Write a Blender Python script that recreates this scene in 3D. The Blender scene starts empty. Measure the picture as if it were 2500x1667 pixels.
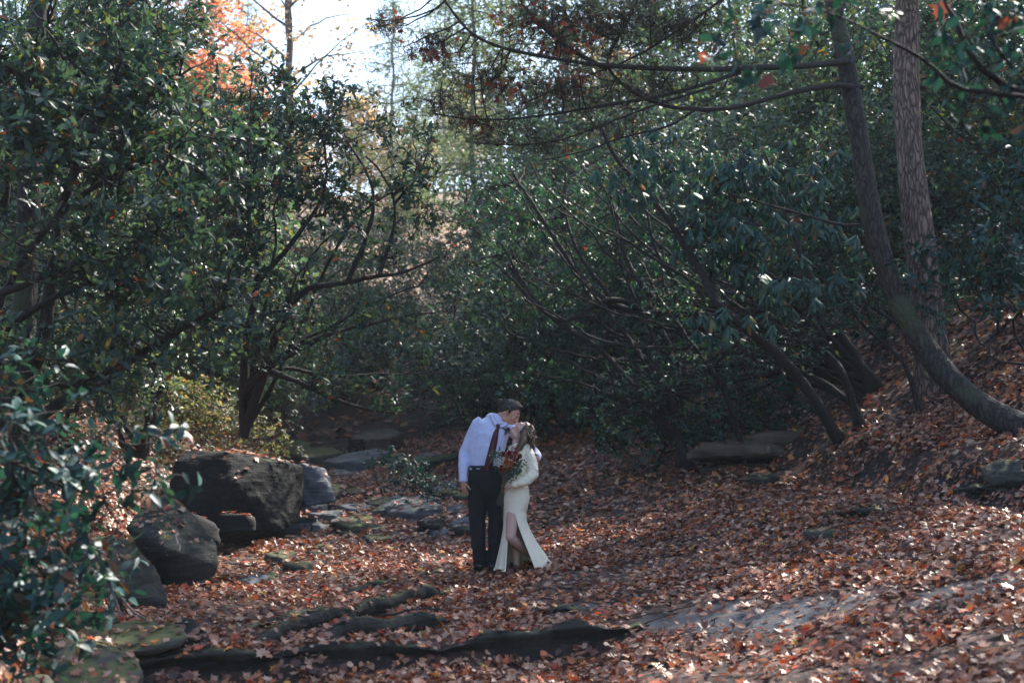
import bpy, bmesh, math, random
import numpy as np
from mathutils import Vector, Matrix, noise as mnoise
from mathutils.bvhtree import BVHTree

S = bpy.context.scene
COL = S.collection
R = math.radians
# ---------------------------------------------------------------- camera
FPX = 3472.0
CAMZ = 1.5
PITCH = math.atan((1050 - 833.5) / FPX)
cd = bpy.data.cameras.new('camera'); cam = bpy.data.objects.new('camera', cd); COL.objects.link(cam)
cd.lens = 50; cd.sensor_width = 36; cd.clip_start = .1; cd.clip_end = 2000
cam.location = (0, 0, CAMZ); cam.rotation_euler = (R(90) + PITCH, 0, 0)
cd.dof.use_dof = True; cd.dof.focus_distance = 14.4; cd.dof.aperture_fstop = 2.2
S.camera = cam
# ---------------------------------------------------------------- sky, sun, exposure
SUN_EL, SUN_AZ = R(46), R(42)          # azimuth clockwise from +Y: behind the couple, to the right
w = bpy.data.worlds.new('World'); S.world = w; w.use_nodes = True
wn = w.node_tree
sky = wn.nodes.new('ShaderNodeTexSky'); sky.sky_type = 'NISHITA'; sky.sun_disc = False
sky.sun_elevation = SUN_EL; sky.sun_rotation = SUN_AZ; sky.air_density = 1.0; sky.dust_density = 1.5
bg = wn.nodes['Background']; bg.inputs['Strength'].default_value = .15
wn.links.new(sky.outputs[0], bg.inputs[0])
sd = bpy.data.lights.new('sun', 'SUN'); sd.energy = 5.0; sd.angle = R(.53); sd.color = (1, .93, .84)
so = bpy.data.objects.new('sun', sd); COL.objects.link(so)
sv = Vector((math.sin(SUN_AZ) * math.cos(SUN_EL), math.cos(SUN_AZ) * math.cos(SUN_EL), math.sin(SUN_EL)))
so.rotation_euler = sv.to_track_quat('Z', 'Y').to_euler(); so.location = (0, 0, 30)
S.view_settings.view_transform = 'Standard'; S.view_settings.look = 'None'
S.view_settings.gamma = 1; S.view_settings.exposure = EXPO = 1.38
S.cycles.max_bounces = 5; S.cycles.diffuse_bounces = 3; S.cycles.glossy_bounces = 2
S.cycles.transmission_bounces = 4; S.cycles.transparent_max_bounces = 6; S.cycles.volume_bounces = 0
S.cycles.sample_clamp_indirect = 4; S.cycles.use_adaptive_sampling = True
S.cycles.caustics_reflective = False; S.cycles.caustics_refractive = False

# ---------------------------------------------------------------- helpers
rng = np.random.default_rng(7)
def P(px, py, Y):
    """source-photo pixel at distance Y -> world point"""
    dx = (px - 1250) / FPX; dy = (833.5 - py) / FPX
    c, s = math.cos(PITCH), math.sin(PITCH)
    d = np.array([dx, c - dy * s, s + dy * c])
    return np.array([0, 0, CAMZ]) + d * (Y / d[1])
def W(vx, vy, Y): return P(vx * 1.063, vy * 1.063, Y)

def tag(o, label=None, cat=None, group=None, kind=None):
    if label: o['label'] = label
    if cat: o['category'] = cat
    if group: o['group'] = group
    if kind: o['kind'] = kind
    return o
def empty(name, loc=(0, 0, 0), rz=0):
    o = bpy.data.objects.new(name, None); o.empty_display_size = .2
    COL.objects.link(o); o.location = loc; o.rotation_euler = (0, 0, rz); return o
def link(name, me, mat=None, parent=None):
    o = bpy.data.objects.new(name, me); COL.objects.link(o)
    if mat is not None and not me.materials: me.materials.append(mat)
    if parent is not None:
        o.parent = parent
        o.location = (-Matrix.Translation(parent.location).to_translation()) if False else o.location
    return o
def child(name, me, mat, parent):
    """mesh given in world coordinates, parented to an unrotated empty"""
    o = link(name, me, mat)
    o.parent = parent
    off = Vector(parent.location)
    me.transform(Matrix.Translation(-off))
    return o
def npmesh(name, V, F, attr=None, smooth=False, aname='r', loops=None):
    """V (n,3), F: (m,3|4) array or list of such arrays"""
    Fs = F if isinstance(F, list) else [F]
    Fs = [np.asarray(f) for f in Fs if len(f)]
    me = bpy.data.meshes.new(name)
    V = np.ascontiguousarray(V, dtype=np.float32)
    nl = sum(f.size for f in Fs); nf = sum(len(f) for f in Fs)
    me.vertices.add(len(V)); me.vertices.foreach_set('co', V.ravel())
    me.loops.add(nl); me.polygons.add(nf)
    me.loops.foreach_set('vertex_index', np.concatenate([f.ravel() for f in Fs]).astype(np.int32))
    tot = np.concatenate([np.full(len(f), f.shape[1]) for f in Fs]).astype(np.int32)
    st = np.concatenate([[0], np.cumsum(tot)[:-1]]).astype(np.int32)
    me.polygons.foreach_set('loop_start', st)
    if smooth: me.polygons.foreach_set('use_smooth', np.ones(nf, dtype=bool))
    me.update(calc_edges=True)
    if attr is not None:
        a = me.attributes.new(aname, 'FLOAT', 'FACE'); a.data.foreach_set('value', np.asarray(attr, dtype=np.float32))
    return me
def fb(x, y, s=1.0, seed=0, octs=4):
    """cheap smooth 2-D noise, about -1..1"""
    g = np.random.default_rng(seed + 100); o = 0; a = 1; t = 0
    for k in range(octs):
        for j in range(4):
            th = g.uniform(0, 6.28); ph = g.uniform(0, 6.28); f = s * (2 ** k) * g.uniform(.7, 1.4)
            o = o + a * np.sin((x * math.cos(th) + y * math.sin(th)) * f + ph + 1.3 * np.sin((x * math.sin(th) - y * math.cos(th)) * f * .7 + ph * 2))
        t += a * 2; a *= .5
    return o / t
def sm(t): t = np.clip(t, 0, 1); return t * t * (3 - 2 * t)

# ---------------------------------------------------------------- materials
def nodes(m):
    m.use_nodes = True; nt = m.node_tree; nt.nodes.clear()
    return nt, nt.nodes.new('ShaderNodeOutputMaterial')
def ramp(nt, cols, interp='LINEAR'):
    r = nt.nodes.new('ShaderNodeValToRGB'); r.color_ramp.interpolation = interp
    e = r.color_ramp.elements
    while len(e) < len(cols): e.new(.5)
    for i, (p, c) in enumerate(cols): e[i].position = p; e[i].color = (*c, 1)
    return r
def N(nt, typ, **kw):
    n = nt.nodes.new(typ)
    for k, v in kw.items():
        if k in n.inputs: n.inputs[k].default_value = v
        else: setattr(n, k, v)
    return n
def leafmat(name, cols, rough=.4, trans=.35, tcol=(1.3, 1.4, .5), spec=.5, coat=0):
    m = bpy.data.materials.new(name); nt, out = nodes(m); L = nt.links.new
    at = N(nt, 'ShaderNodeAttribute', attribute_name='r')
    rp = ramp(nt, cols)
    L(at.outputs['Fac'], rp.inputs[0])
    p = N(nt, 'ShaderNodeBsdfPrincipled', Roughness=rough); p.inputs['Specular IOR Level'].default_value = spec
    L(rp.outputs[0], p.inputs['Base Color'])
    if trans > 0:
        mul = N(nt, 'ShaderNodeMix', data_type='RGBA', blend_type='MULTIPLY'); mul.inputs[0].default_value = 1
        L(rp.outputs[0], mul.inputs[6]); mul.inputs[7].default_value = (*tcol, 1)
        t = N(nt, 'ShaderNodeBsdfTranslucent'); L(mul.outputs[2], t.inputs[0])
        mx = N(nt, 'ShaderNodeMixShader'); mx.inputs[0].default_value = trans
        L(p.outputs[0], mx.inputs[1]); L(t.outputs[0], mx.inputs[2]); L(mx.outputs[0], out.inputs[0])
    else: L(p.outputs[0], out.inputs[0])
    return m
def barkmat(name, c1, c2, sc=6, bump=.6, stretch=.12, moss=None):
    m = bpy.data.materials.new(name); nt, out = nodes(m); L = nt.links.new
    tc = N(nt, 'ShaderNodeTexCoord'); mp = N(nt, 'ShaderNodeMapping'); mp.inputs['Scale'].default_value = (1, 1, stretch)
    L(tc.outputs['Object'], mp.inputs[0])
    no = N(nt, 'ShaderNodeTexNoise', Scale=sc * 8, Detail=5, Roughness=.7); L(mp.outputs[0], no.inputs['Vector'])
    nd = N(nt, 'ShaderNodeTexNoise', Scale=sc * 3, Detail=4); L(mp.outputs[0], nd.inputs['Vector'])
    va = N(nt, 'ShaderNodeVectorMath', operation='MULTIPLY_ADD'); L(nd.outputs['Color'], va.inputs[0]); va.inputs[1].default_value = (.16, .16, .16); L(mp.outputs[0], va.inputs[2])
    vo = N(nt, 'ShaderNodeTexVoronoi', Scale=sc * 9); vo.feature = 'DISTANCE_TO_EDGE'; L(va.outputs[0], vo.inputs['Vector'])
    mm = N(nt, 'ShaderNodeMath', operation='MULTIPLY'); mr = N(nt, 'ShaderNodeMapRange'); mr.inputs[2].default_value = .25
    L(vo.outputs['Distance'], mr.inputs[0]); L(mr.outputs[0], mm.inputs[0]); L(no.outputs[0], mm.inputs[1])
    rp = ramp(nt, [(.05, c1), (.75, c2)]); L(mm.outputs[0], rp.inputs[0])
    p = N(nt, 'ShaderNodeBsdfPrincipled', Roughness=.85)
    col = rp.outputs[0]
    if moss:
        n2 = N(nt, 'ShaderNodeTexNoise', Scale=2.2, Detail=4); L(tc.outputs['Object'], n2.inputs['Vector'])
        r2 = ramp(nt, [(.5, (0, 0, 0)), (.62, (1, 1, 1))]); L(n2.outputs[0], r2.inputs[0])
        mx = N(nt, 'ShaderNodeMix', data_type='RGBA'); L(r2.outputs[0], mx.inputs[0]); L(col, mx.inputs[6]); mx.inputs[7].default_value = (*moss, 1)
        col = mx.outputs[2]
    L(col, p.inputs['Base Color'])
    b = N(nt, 'ShaderNodeBump', Strength=bump, Distance=.02); L(mm.outputs[0], b.inputs['Height']); L(b.outputs[0], p.inputs['Normal'])
    L(p.outputs[0], out.inputs[0]); return m
def rockmat(name, c1, c2, moss=(.06, .08, .025), mossamt=.5, lichen=.3, lichcol=(.34, .36, .33), strat=3.0):
    m = bpy.data.materials.new(name); nt, out = nodes(m); L = nt.links.new
    tc = N(nt, 'ShaderNodeTexCoord')
    n1 = N(nt, 'ShaderNodeTexNoise', Scale=2.5, Detail=8, Roughness=.65); L(tc.outputs['Object'], n1.inputs['Vector'])
    mp = N(nt, 'ShaderNodeMapping'); mp.inputs['Scale'].default_value = (1.2, 1.2, 14 * strat / 3); mp.inputs['Rotation'].default_value = (.1, .15, 0)
    L(tc.outputs['Object'], mp.inputs[0])
    n2 = N(nt, 'ShaderNodeTexNoise', Scale=2.2, Detail=6, Roughness=.6); L(mp.outputs[0], n2.inputs['Vector'])
    ad = N(nt, 'ShaderNodeMath', operation='ADD'); L(n1.outputs[0], ad.inputs[0]); L(n2.outputs[0], ad.inputs[1])
    hf = N(nt, 'ShaderNodeMath', operation='MULTIPLY'); hf.inputs[1].default_value = .5; L(ad.outputs[0], hf.inputs[0])
    rp = ramp(nt, [(.35, c1), (.65, c2)]); L(hf.outputs[0], rp.inputs[0])
    col = rp.outputs[0]
    # moss on upward faces
    ge = N(nt, 'ShaderNodeNewGeometry'); sx = N(nt, 'ShaderNodeSeparateXYZ'); L(ge.outputs['Normal'], sx.inputs[0])
    n3 = N(nt, 'ShaderNodeTexNoise', Scale=5, Detail=5); L(tc.outputs['Object'], n3.inputs['Vector'])
    mu = N(nt, 'ShaderNodeMath', operation='MULTIPLY'); L(sx.outputs[2], mu.inputs[0]); L(n3.outputs[0], mu.inputs[1])
    r3 = ramp(nt, [(.62 - .4 * mossamt, (0, 0, 0)), (.74 - .4 * mossamt, (1, 1, 1))]); L(mu.outputs[0], r3.inputs[0])
    m1 = N(nt, 'ShaderNodeMix', data_type='RGBA'); L(r3.outputs[0], m1.inputs[0]); L(col, m1.inputs[6]); m1.inputs[7].default_value = (*moss, 1)
    col = m1.outputs[2]
    if lichen > 0:
        n4 = N(nt, 'ShaderNodeTexNoise', Scale=3.1, Detail=9, Roughness=.75); n4.inputs['Distortion'].default_value = .6
        L(tc.outputs['Object'], n4.inputs['Vector'])
        r4 = ramp(nt, [(.72 - .22 * lichen, (0, 0, 0)), (.755 - .22 * lichen, (1, 1, 1))]); L(n4.outputs[0], r4.inputs[0])
        m2 = N(nt, 'ShaderNodeMix', data_type='RGBA'); L(r4.outputs[0], m2.inputs[0]); L(col, m2.inputs[6]); m2.inputs[7].default_value = (*lichcol, 1)
        col = m2.outputs[2]
    p = N(nt, 'ShaderNodeBsdfPrincipled', Roughness=.85); p.inputs['Specular IOR Level'].default_value = .25; L(col, p.inputs['Base Color'])
    b = N(nt, 'ShaderNodeBump', Strength=.9, Distance=.05); L(hf.outputs[0], b.inputs['Height'])
    n5 = N(nt, 'ShaderNodeTexNoise', Scale=40, Detail=4); L(tc.outputs['Object'], n5.inputs['Vector'])
    b2 = N(nt, 'ShaderNodeBump', Strength=.4, Distance=.01); L(n5.outputs[0], b2.inputs['Height']); L(b.outputs[0], b2.inputs['Normal'])
    L(b2.outputs[0], p.inputs['Normal']); L(p.outputs[0], out.inputs[0]); return m
def plain(name, col, rough=.7, bump=0, bs=60, var=.15, sheen=0):
    m = bpy.data.materials.new(name); nt, out = nodes(m); L = nt.links.new
    p = N(nt, 'ShaderNodeBsdfPrincipled', Roughness=rough)
    tc = N(nt, 'ShaderNodeTexCoord'); no = N(nt, 'ShaderNodeTexNoise', Scale=bs, Detail=4); L(tc.outputs['Object'], no.inputs['Vector'])
    rp = ramp(nt, [(.3, tuple(c * (1 - var) for c in col)), (.7, tuple(min(1, c * (1 + var)) for c in col))])
    L(no.outputs[0], rp.inputs[0]); L(rp.outputs[0], p.inputs['Base Color'])
    if sheen: p.inputs['Sheen Weight'].default_value = sheen
    if bump:
        b = N(nt, 'ShaderNodeBump', Strength=bump, Distance=.004); L(no.outputs[0], b.inputs['Height']); L(b.outputs[0], p.inputs['Normal'])
    L(p.outputs[0], out.inputs[0]); return m

M = {}
M['laurel'] = leafmat('laurel_leaf', [(0, (.014, .034, .031)), (.45, (.032, .068, .057)), (.85, (.066, .108, .074)), (.96, (.14, .17, .05)), (.985, (.25, .08, .02)), (1, (.3, .05, .02))], .46, .36, (1.35, 1.5, .85), spec=.4)
M['laurel_shade_blue'] = leafmat('laurel_leaf_shade_blue', [(0, (.008, .032, .032)), (.6, (.018, .064, .064)), (.92, (.04, .11, .085)), (.975, (.12, .05, .03)), (1, (.16, .05, .02))], .46, .2, (1.2, 1.7, .9), spec=.35)  # teal tint of the shade put into the leaf colour
M['thicket'] = leafmat('lit_hazed_thicket_leaf', [(0, (.04, .075, .066)), (.5, (.085, .145, .118)), (.9, (.15, .21, .14)), (.97, (.22, .2, .07)), (1, (.35, .12, .04))], .42, .35, (1.4, 1.6, .8), spec=.55)  # laurel leaf lightened: overhead light and distance haze put into the colour
M['rhodo'] = leafmat('rhododendron_leaf', [(0, (.016, .055, .045)), (.6, (.036, .105, .082)), (.92, (.07, .15, .09)), (.97, (.2, .2, .06)), (1, (.3, .09, .02))], .45, .25, (1.4, 1.8, .8), spec=.5)
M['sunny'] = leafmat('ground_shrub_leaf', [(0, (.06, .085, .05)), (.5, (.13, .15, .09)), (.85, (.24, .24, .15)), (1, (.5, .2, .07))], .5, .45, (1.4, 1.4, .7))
M['hemlock'] = leafmat('hemlock_needles', [(0, (.07, .11, .07)), (.7, (.14, .19, .12)), (1, (.26, .27, .15))], .55, .4, (1.2, 1.3, .8))
M['hemlock_dark'] = leafmat('dry_hemlock_needles', [(0, (.035, .03, .022)), (.6, (.07, .07, .045)), (1, (.1, .11, .06))], .6, .2, (1.2, 1.2, .8))
M['orange'] = leafmat('orange_maple_leaf', [(0, (.5, .16, .09)), (.5, (.65, .24, .14)), (1, (.75, .38, .22))], .5, .55, (1.2, 1.1, .9))
M['yellow'] = leafmat('yellow_leaf', [(0, (.3, .24, .13)), (.6, (.48, .38, .23)), (1, (.5, .32, .18))], .5, .55, (1.2, 1.1, .9))
M['canopy'] = leafmat('canopy_leaf', [(0, (.05, .08, .03)), (.6, (.12, .12, .04)), (1, (.3, .14, .04))], .5, .25, (1.3, 1.2, .6))
M['redleaf'] = leafmat('withered_leaf', [(0, (.09, .025, .02)), (.5, (.25, .06, .035)), (.85, (.4, .12, .05)), (1, (.55, .25, .1))], .55, .35, (1.2, .9, .7))
M['litter'] = leafmat('fallen_leaf', [(0, (.03, .013, .01)), (.2, (.11, .04, .024)), (.42, (.24, .1, .06)), (.6, (.32, .14, .075)), (.82, (.52, .34, .24)), (.88, (.48, .17, .05)), (.95, (.5, .08, .035)), (.985, (.6, .25, .05)), (1, (.7, .45, .1))], .42, .2, (1.3, .8, .6), spec=.55)  # pale tan stop also carries sky highlights painted into the leaf colour
M['twig'] = barkmat('twig_bark', (.012, .011, .010), (.05, .044, .038), 8, .3)
M['stem'] = barkmat('shrub_bark', (.012, .010, .009), (.055, .042, .034), 6, .6)
M['bark_dark'] = barkmat('dark_bark', (.012, .011, .011), (.075, .062, .055), 2.6, 1.0, .3, moss=(.05, .06, .03))
M['bark_pink'] = barkmat('reddish_bark', (.045, .03, .024), (.34, .225, .18), 2.4, 1.0, .22)
M['bark_far'] = barkmat('pale_bark', (.1, .08, .07), (.25, .2, .18), 4, .5)
M['boulder'] = rockmat('shaded_dark_boulder_rock', (.004, .005, .005), (.017, .018, .018), mossamt=.15, lichen=.12, lichcol=(.035, .037, .035), strat=1.2)  # dark rock, painted near black to stand for its backlit shade
M['lichenrock'] = rockmat('lichen_rock', (.012, .014, .013), (.055, .06, .053), moss=(.07, .08, .035), mossamt=.45, lichen=.5, lichcol=(.2, .185, .19), strat=1.5)
M['slate'] = rockmat('slate_rock', (.05, .057, .066), (.17, .185, .205), mossamt=.25, lichen=.15)
M['mossrock'] = rockmat('mossy_rock', (.025, .026, .022), (.12, .12, .10), moss=(.10, .108, .045), mossamt=.7, lichen=.15)  # moss tone lightened: sunlight on the foreground rocks painted in
M['ledge'] = rockmat('ledge_rock', (.014, .015, .014), (.05, .05, .042), moss=(.07, .08, .035), mossamt=.55, lichen=.1)
M['tanrock'] = rockmat('tan_ledge_rock', (.035, .028, .02), (.17, .135, .10), mossamt=.2, lichen=.2)
# ---------------------------------------------------------------- ground
def left_toe(y): return np.interp(y, [6, 9, 12, 15, 19, 24, 30, 45], [-2.2, -2.6, -3.3, -3.9, -3.95, -4.1, -4.6, -7])
def ystep(x): return 9.45 + .36 * (x + 1.7) + .07 * np.sin(x * 2.1 + .5) + .03 * np.sin(x * 6.3)
def slate_mask(x, y):
    """0..1 where bare wet slate shows between the leaves"""
    def el(cx, cy, rx, ry, ang=0):
        c, s = math.cos(ang), math.sin(ang); dx, dy = x - cx, y - cy
        u, v = (dx * c + dy * s) / rx, (-dx * s + dy * c) / ry
        return np.clip(1.25 - np.sqrt(u * u + v * v), 0, 1)
    n = .35 * fb(x, y, 3.1, 5)
    m = np.maximum.reduce([el(1.2, 10.6, .5, .34, .1), el(2.0, 9.95, .75, .32, -.1), el(.7, 11.7, .4, .13), el(2.9, 9.35, .55, .25)])
    return np.clip((m + n * (m > 0)) * 2.4, 0, 1)
def ground(x, y, detail=True):
    x = np.asarray(x, float); y = np.asarray(y, float)
    z = np.interp(y, [0, 8.5, 12, 14.4, 17, 20, 28, 36, 45, 62, 85, 110, 160, 500], [-.02, -.02, 0, 0, .12, .3, .85, 1.7, 4.2, 9.5, 15, 17, 18, 20])
    u = (x - 4.2) * .979 + (y - 13.5) * .204 + .22 * fb(x, y, 1.1, 21, 3)
    fade = 1 - sm((y - 34) / 20)
    z = z + (.78 * sm((u + 4.6) / 4.6) + .2 * sm(u / .7) - .12 * sm(u / 1.2) + .62 * np.clip(u, 0, 16) * (1 - .02 * np.clip(u, 0, 16))) * (1 * fade + .12 * (1 - fade))
    v = left_toe(y) - x
    z = z + (.25 * sm(v / .5) + .52 * np.clip(v, 0, 18) * (1 - .018 * np.clip(v, 0, 18))) * (fade + .2 * (1 - fade))
    # rock step in the foreground
    st = sm((ystep(x) - y) / .3 + .5) * sm((.95 - x) / .5)
    z = z - .16 * st
    if detail:
        near = 1 - sm((y - 30) / 40)
        z = z + .035 * fb(x, y, 1.3, 1) * near + .012 * fb(x, y, 6, 2) * near + .12 * sm((u - .2) / 1.5) * fb(x, y, 1.7, 3) + 1.2 * (1 - near) * fb(x, y, .12, 4)
    return z
def build_ground():
    def ax(segs):
        o = []
        for a, b, s in segs: o += list(np.arange(a, b, s))
        return np.array(o + [segs[-1][1]])
    xs = ax([(-300, -60, 20), (-60, -20, 3), (-20, -6.5, .4), (-6.5, 7.5, .07), (7.5, 20, .3), (20, 60, 3), (60, 300, 20)])
    ys = ax([(-60, 0, 8), (0, 6, .5), (6, 24, .07), (24, 45, .25), (45, 130, 1.5), (130, 500, 25)])
    X, Y = np.meshgrid(xs, ys); Z = ground(X, Y)
    nx, ny = len(xs), len(ys)
    i = np.arange(ny - 1)[:, None] * nx + np.arange(nx - 1)[None]
    F = np.stack([i, i + 1, i + nx + 1, i + nx], -1).reshape(-1, 4)
    me = npmesh('ground', np.stack([X.ravel(), Y.ravel(), Z.ravel()], -1), F, smooth=True)
    a = me.attributes.new('slate', 'FLOAT', 'POINT')
    st = sm(1 - np.abs(ystep(X) - .04 - Y) / .12) * sm((.95 - X) / .5)
    a.data.foreach_set('value', slate_mask(X, Y).ravel().astype(np.float32))
    m = bpy.data.materials.new('forest_floor'); nt, out = nodes(m); L = nt.links.new
    tc = N(nt, 'ShaderNodeTexCoord')
    vo = N(nt, 'ShaderNodeTexVoronoi', Scale=16); L(tc.outputs['Object'], vo.inputs['Vector'])
    sp = N(nt, 'ShaderNodeSeparateColor'); L(vo.outputs['Color'], sp.inputs[0])
    rp0 = ramp(nt, [(0, (.012, .008, .006)), (.5, (.035, .018, .013)), (.8, (.08, .04, .028)), (1, (.15, .08, .06))]); L(sp.outputs[0], rp0.inputs[0])
    ge = N(nt, 'ShaderNodeNewGeometry'); sn = N(nt, 'ShaderNodeSeparateXYZ'); L(ge.outputs['True Normal'], sn.inputs[0])
    soil_shade = ramp(nt, [(.72, (1, 1, 1)), (.84, (0, 0, 0))]); L(sn.outputs[2], soil_shade.inputs[0])  # steep faces painted dark: bare soil plus the shade of undercuts
    rp = N(nt, 'ShaderNodeMix', data_type='RGBA'); L(soil_shade.outputs[0], rp.inputs[0]); L(rp0.outputs[0], rp.inputs[6]); rp.inputs[7].default_value = (.014, .010, .008, 1)
    # far hillside: leaf litter painted pale for sun and haze, larger blotches
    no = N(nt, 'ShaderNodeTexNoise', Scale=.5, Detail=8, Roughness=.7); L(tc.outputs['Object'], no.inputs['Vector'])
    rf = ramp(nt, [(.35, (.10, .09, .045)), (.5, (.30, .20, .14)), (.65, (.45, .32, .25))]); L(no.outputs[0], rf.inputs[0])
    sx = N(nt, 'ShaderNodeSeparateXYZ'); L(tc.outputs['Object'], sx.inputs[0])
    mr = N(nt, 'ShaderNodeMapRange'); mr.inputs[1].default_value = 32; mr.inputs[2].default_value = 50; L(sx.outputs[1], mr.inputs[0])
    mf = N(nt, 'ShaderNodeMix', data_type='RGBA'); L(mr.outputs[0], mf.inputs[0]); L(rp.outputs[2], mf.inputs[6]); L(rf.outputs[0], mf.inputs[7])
    ns = N(nt, 'ShaderNodeTexNoise', Scale=9, Detail=8, Roughness=.7); L(tc.outputs['Object'], ns.inputs['Vector'])
    rs = ramp(nt, [(.35, (.02, .022, .026)), (.65, (.065, .071, .083))]); L(ns.outputs[0], rs.inputs[0])
    at = N(nt, 'ShaderNodeAttribute', attribute_name='slate')
    ms = N(nt, 'ShaderNodeMix', data_type='RGBA'); L(at.outputs['Fac'], ms.inputs[0]); L(mf.outputs[2], ms.inputs[6]); L(rs.outputs[0], ms.inputs[7])
    rr = N(nt, 'ShaderNodeMapRange'); rr.inputs[3].default_value = .85; rr.inputs[4].default_value = .42; L(at.outputs['Fac'], rr.inputs[0])
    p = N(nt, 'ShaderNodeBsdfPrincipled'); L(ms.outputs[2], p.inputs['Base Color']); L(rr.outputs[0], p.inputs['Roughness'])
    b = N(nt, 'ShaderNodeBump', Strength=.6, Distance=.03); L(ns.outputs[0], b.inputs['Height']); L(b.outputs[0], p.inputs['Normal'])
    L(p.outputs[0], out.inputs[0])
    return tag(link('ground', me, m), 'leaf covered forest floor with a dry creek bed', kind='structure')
build_ground()
def gz(x, y): return float(ground(x, y))

# ---------------------------------------------------------------- rocks
ROCKS = []
def rock_mesh(name, pts, vox=.05, amp=.03, freq=2.0, seed=0, strata=0, smoothit=1, flat=False):
    bm = bmesh.new()
    for p in pts: bm.verts.new(p)
    r = bmesh.ops.convex_hull(bm, input=bm.verts)
    bmesh.ops.delete(bm, geom=[v for v in bm.verts if not v.link_faces], context='VERTS')
    me = bpy.data.meshes.new(name); bm.to_mesh(me); bm.free()
    o = bpy.data.objects.new('tmp', me); COL.objects.link(o)
    m = o.modifiers.new('r', 'REMESH'); m.mode = 'VOXEL'; m.voxel_size = vox; m.adaptivity = 0
    s = o.modifiers.new('s', 'SMOOTH'); s.iterations = smoothit; s.factor = .5
    dg = bpy.context.evaluated_depsgraph_get(); ev = o.evaluated_get(dg)
    me2 = bpy.data.meshes.new_from_object(ev); me2.name = name
    bpy.data.objects.remove(o); bpy.data.meshes.remove(me)
    n = len(me2.vertices); co = np.empty(n * 3, np.float32); no = np.empty(n * 3, np.float32)
    me2.vertices.foreach_get('co', co); me2.vertices.foreach_get('normal', no)
    co = co.reshape(-1, 3); no = no.reshape(-1, 3)
    off = Vector((seed * 3.7, seed * 1.3, seed * 7.1))
    for i in range(n):
        v = Vector(co[i]); q = v * freq + off
        d = mnoise.fractal(q, .8, 2.1, 4) * amp
        d += (abs(mnoise.noise(q * 1.7)) - .25) * -amp * .8
        if strata:
            d += strata * mnoise.noise(Vector((v.x * 1.1, v.y * 1.1, v.z * 22 + mnoise.noise(v * 1.5 + off) * 3)))
        co[i] += no[i] * d
    me2.vertices.foreach_set('co', co.ravel())
    me2.polygons.foreach_set('use_smooth', np.full(len(me2.polygons), not flat))
    me2.update(); return me2
def rock(pts, mat, label, cat='rock', name='rock', group=None, **kw):
    me = rock_mesh(name, pts, **kw)
    co = np.array([v.co for v in me.vertices]); c = co.mean(0); c[2] = co[:, 2].min()
    me.transform(Matrix.Translation(Vector(-c)))
    me.materials.clear()
    o = link(name, me, M[mat] if isinstance(mat, str) else mat); o.location = c
    tag(o, label, cat, group); ROCKS.append(o); return o
def slab_pts(vs, Y=None, thick=.12, depth=None, jit=.02, seed=0, tilt=0):
    """flat slab: list of (vx,vy) view pixels lying on the ground; extruded down"""
    g = random.Random(seed); out = []
    for vx, vy in vs:
        p = ongnd(vx, vy)
        for k in (0, 1):
            out.append((p[0] + g.uniform(-jit, jit), p[1] + g.uniform(-jit, jit), p[2] + (thick * .55 if k == 0 else -thick * .8) + g.uniform(-jit, jit) * .5))
    return out
def ongnd(vx, vy):
    """where the ray through a view pixel meets the terrain"""
    lo = 6.5; prev = None
    for Y in np.arange(6.5, 60, .05):
        p = W(vx, vy, Y)
        if p[2] <= ground(p[0], p[1], False): return p
    return p
def block(c0, dims, seed, tilt=(0, 0, 0), n=14, flat=.85):
    """irregular block points: centre, half sizes, random corner cuts"""
    g = random.Random(seed); pts = []
    e = Matrix.Rotation(tilt[2], 3, 'Z') @ Matrix.Rotation(tilt[1], 3, 'Y') @ Matrix.Rotation(tilt[0], 3, 'X')
    for k in range(n):
        v = Vector((g.choice((-1, 1)) * g.uniform(.6, 1), g.choice((-1, 1)) * g.uniform(.6, 1), g.choice((-1, 1)) * g.uniform(flat, 1)))
        v = Vector((v.x * dims[0], v.y * dims[1], v.z * dims[2]))
        pts.append(tuple(e @ v + Vector(c0)))
    for sx in (-1, 1):
        for sy in (-1, 1):
            v = e @ Vector((sx * dims[0] * g.uniform(.7, 1), sy * dims[1] * g.uniform(.7, 1), -dims[2])); pts.append(tuple(v + Vector(c0)))
    return pts

# the great dark boulder: front face outline in view pixels, then pushed back
def outline(front, Yf, back, Yb): return [tuple(W(a, b, Yf if len(q) < 3 else q[2])) for q in front for a, b in [q[:2]]] + [tuple(W(q[0], q[1], Yb if len(q) < 3 else q[2])) for q in back]
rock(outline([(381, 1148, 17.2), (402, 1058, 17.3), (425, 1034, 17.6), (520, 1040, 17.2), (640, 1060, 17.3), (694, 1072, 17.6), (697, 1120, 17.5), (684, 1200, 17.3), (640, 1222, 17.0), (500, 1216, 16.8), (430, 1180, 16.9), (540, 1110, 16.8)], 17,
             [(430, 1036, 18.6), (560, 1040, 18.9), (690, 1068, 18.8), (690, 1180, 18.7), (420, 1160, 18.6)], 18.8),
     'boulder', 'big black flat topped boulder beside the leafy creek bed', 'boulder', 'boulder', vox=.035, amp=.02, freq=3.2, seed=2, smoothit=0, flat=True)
rock(outline([(690, 1062, 18.6), (735, 1075, 18.6), (760, 1120, 18.5), (770, 1150, 18.4), (700, 1165, 18.4), (680, 1100, 18.5)], 18.5,
             [(700, 1062, 19.3), (745, 1080, 19.3), (770, 1140, 19.2), (690, 1150, 19.2)], 19.2),
     'slate', 'pale crumbly rock touching the right end of the big black boulder', seed=4, vox=.035, amp=.05, freq=4)
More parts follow.
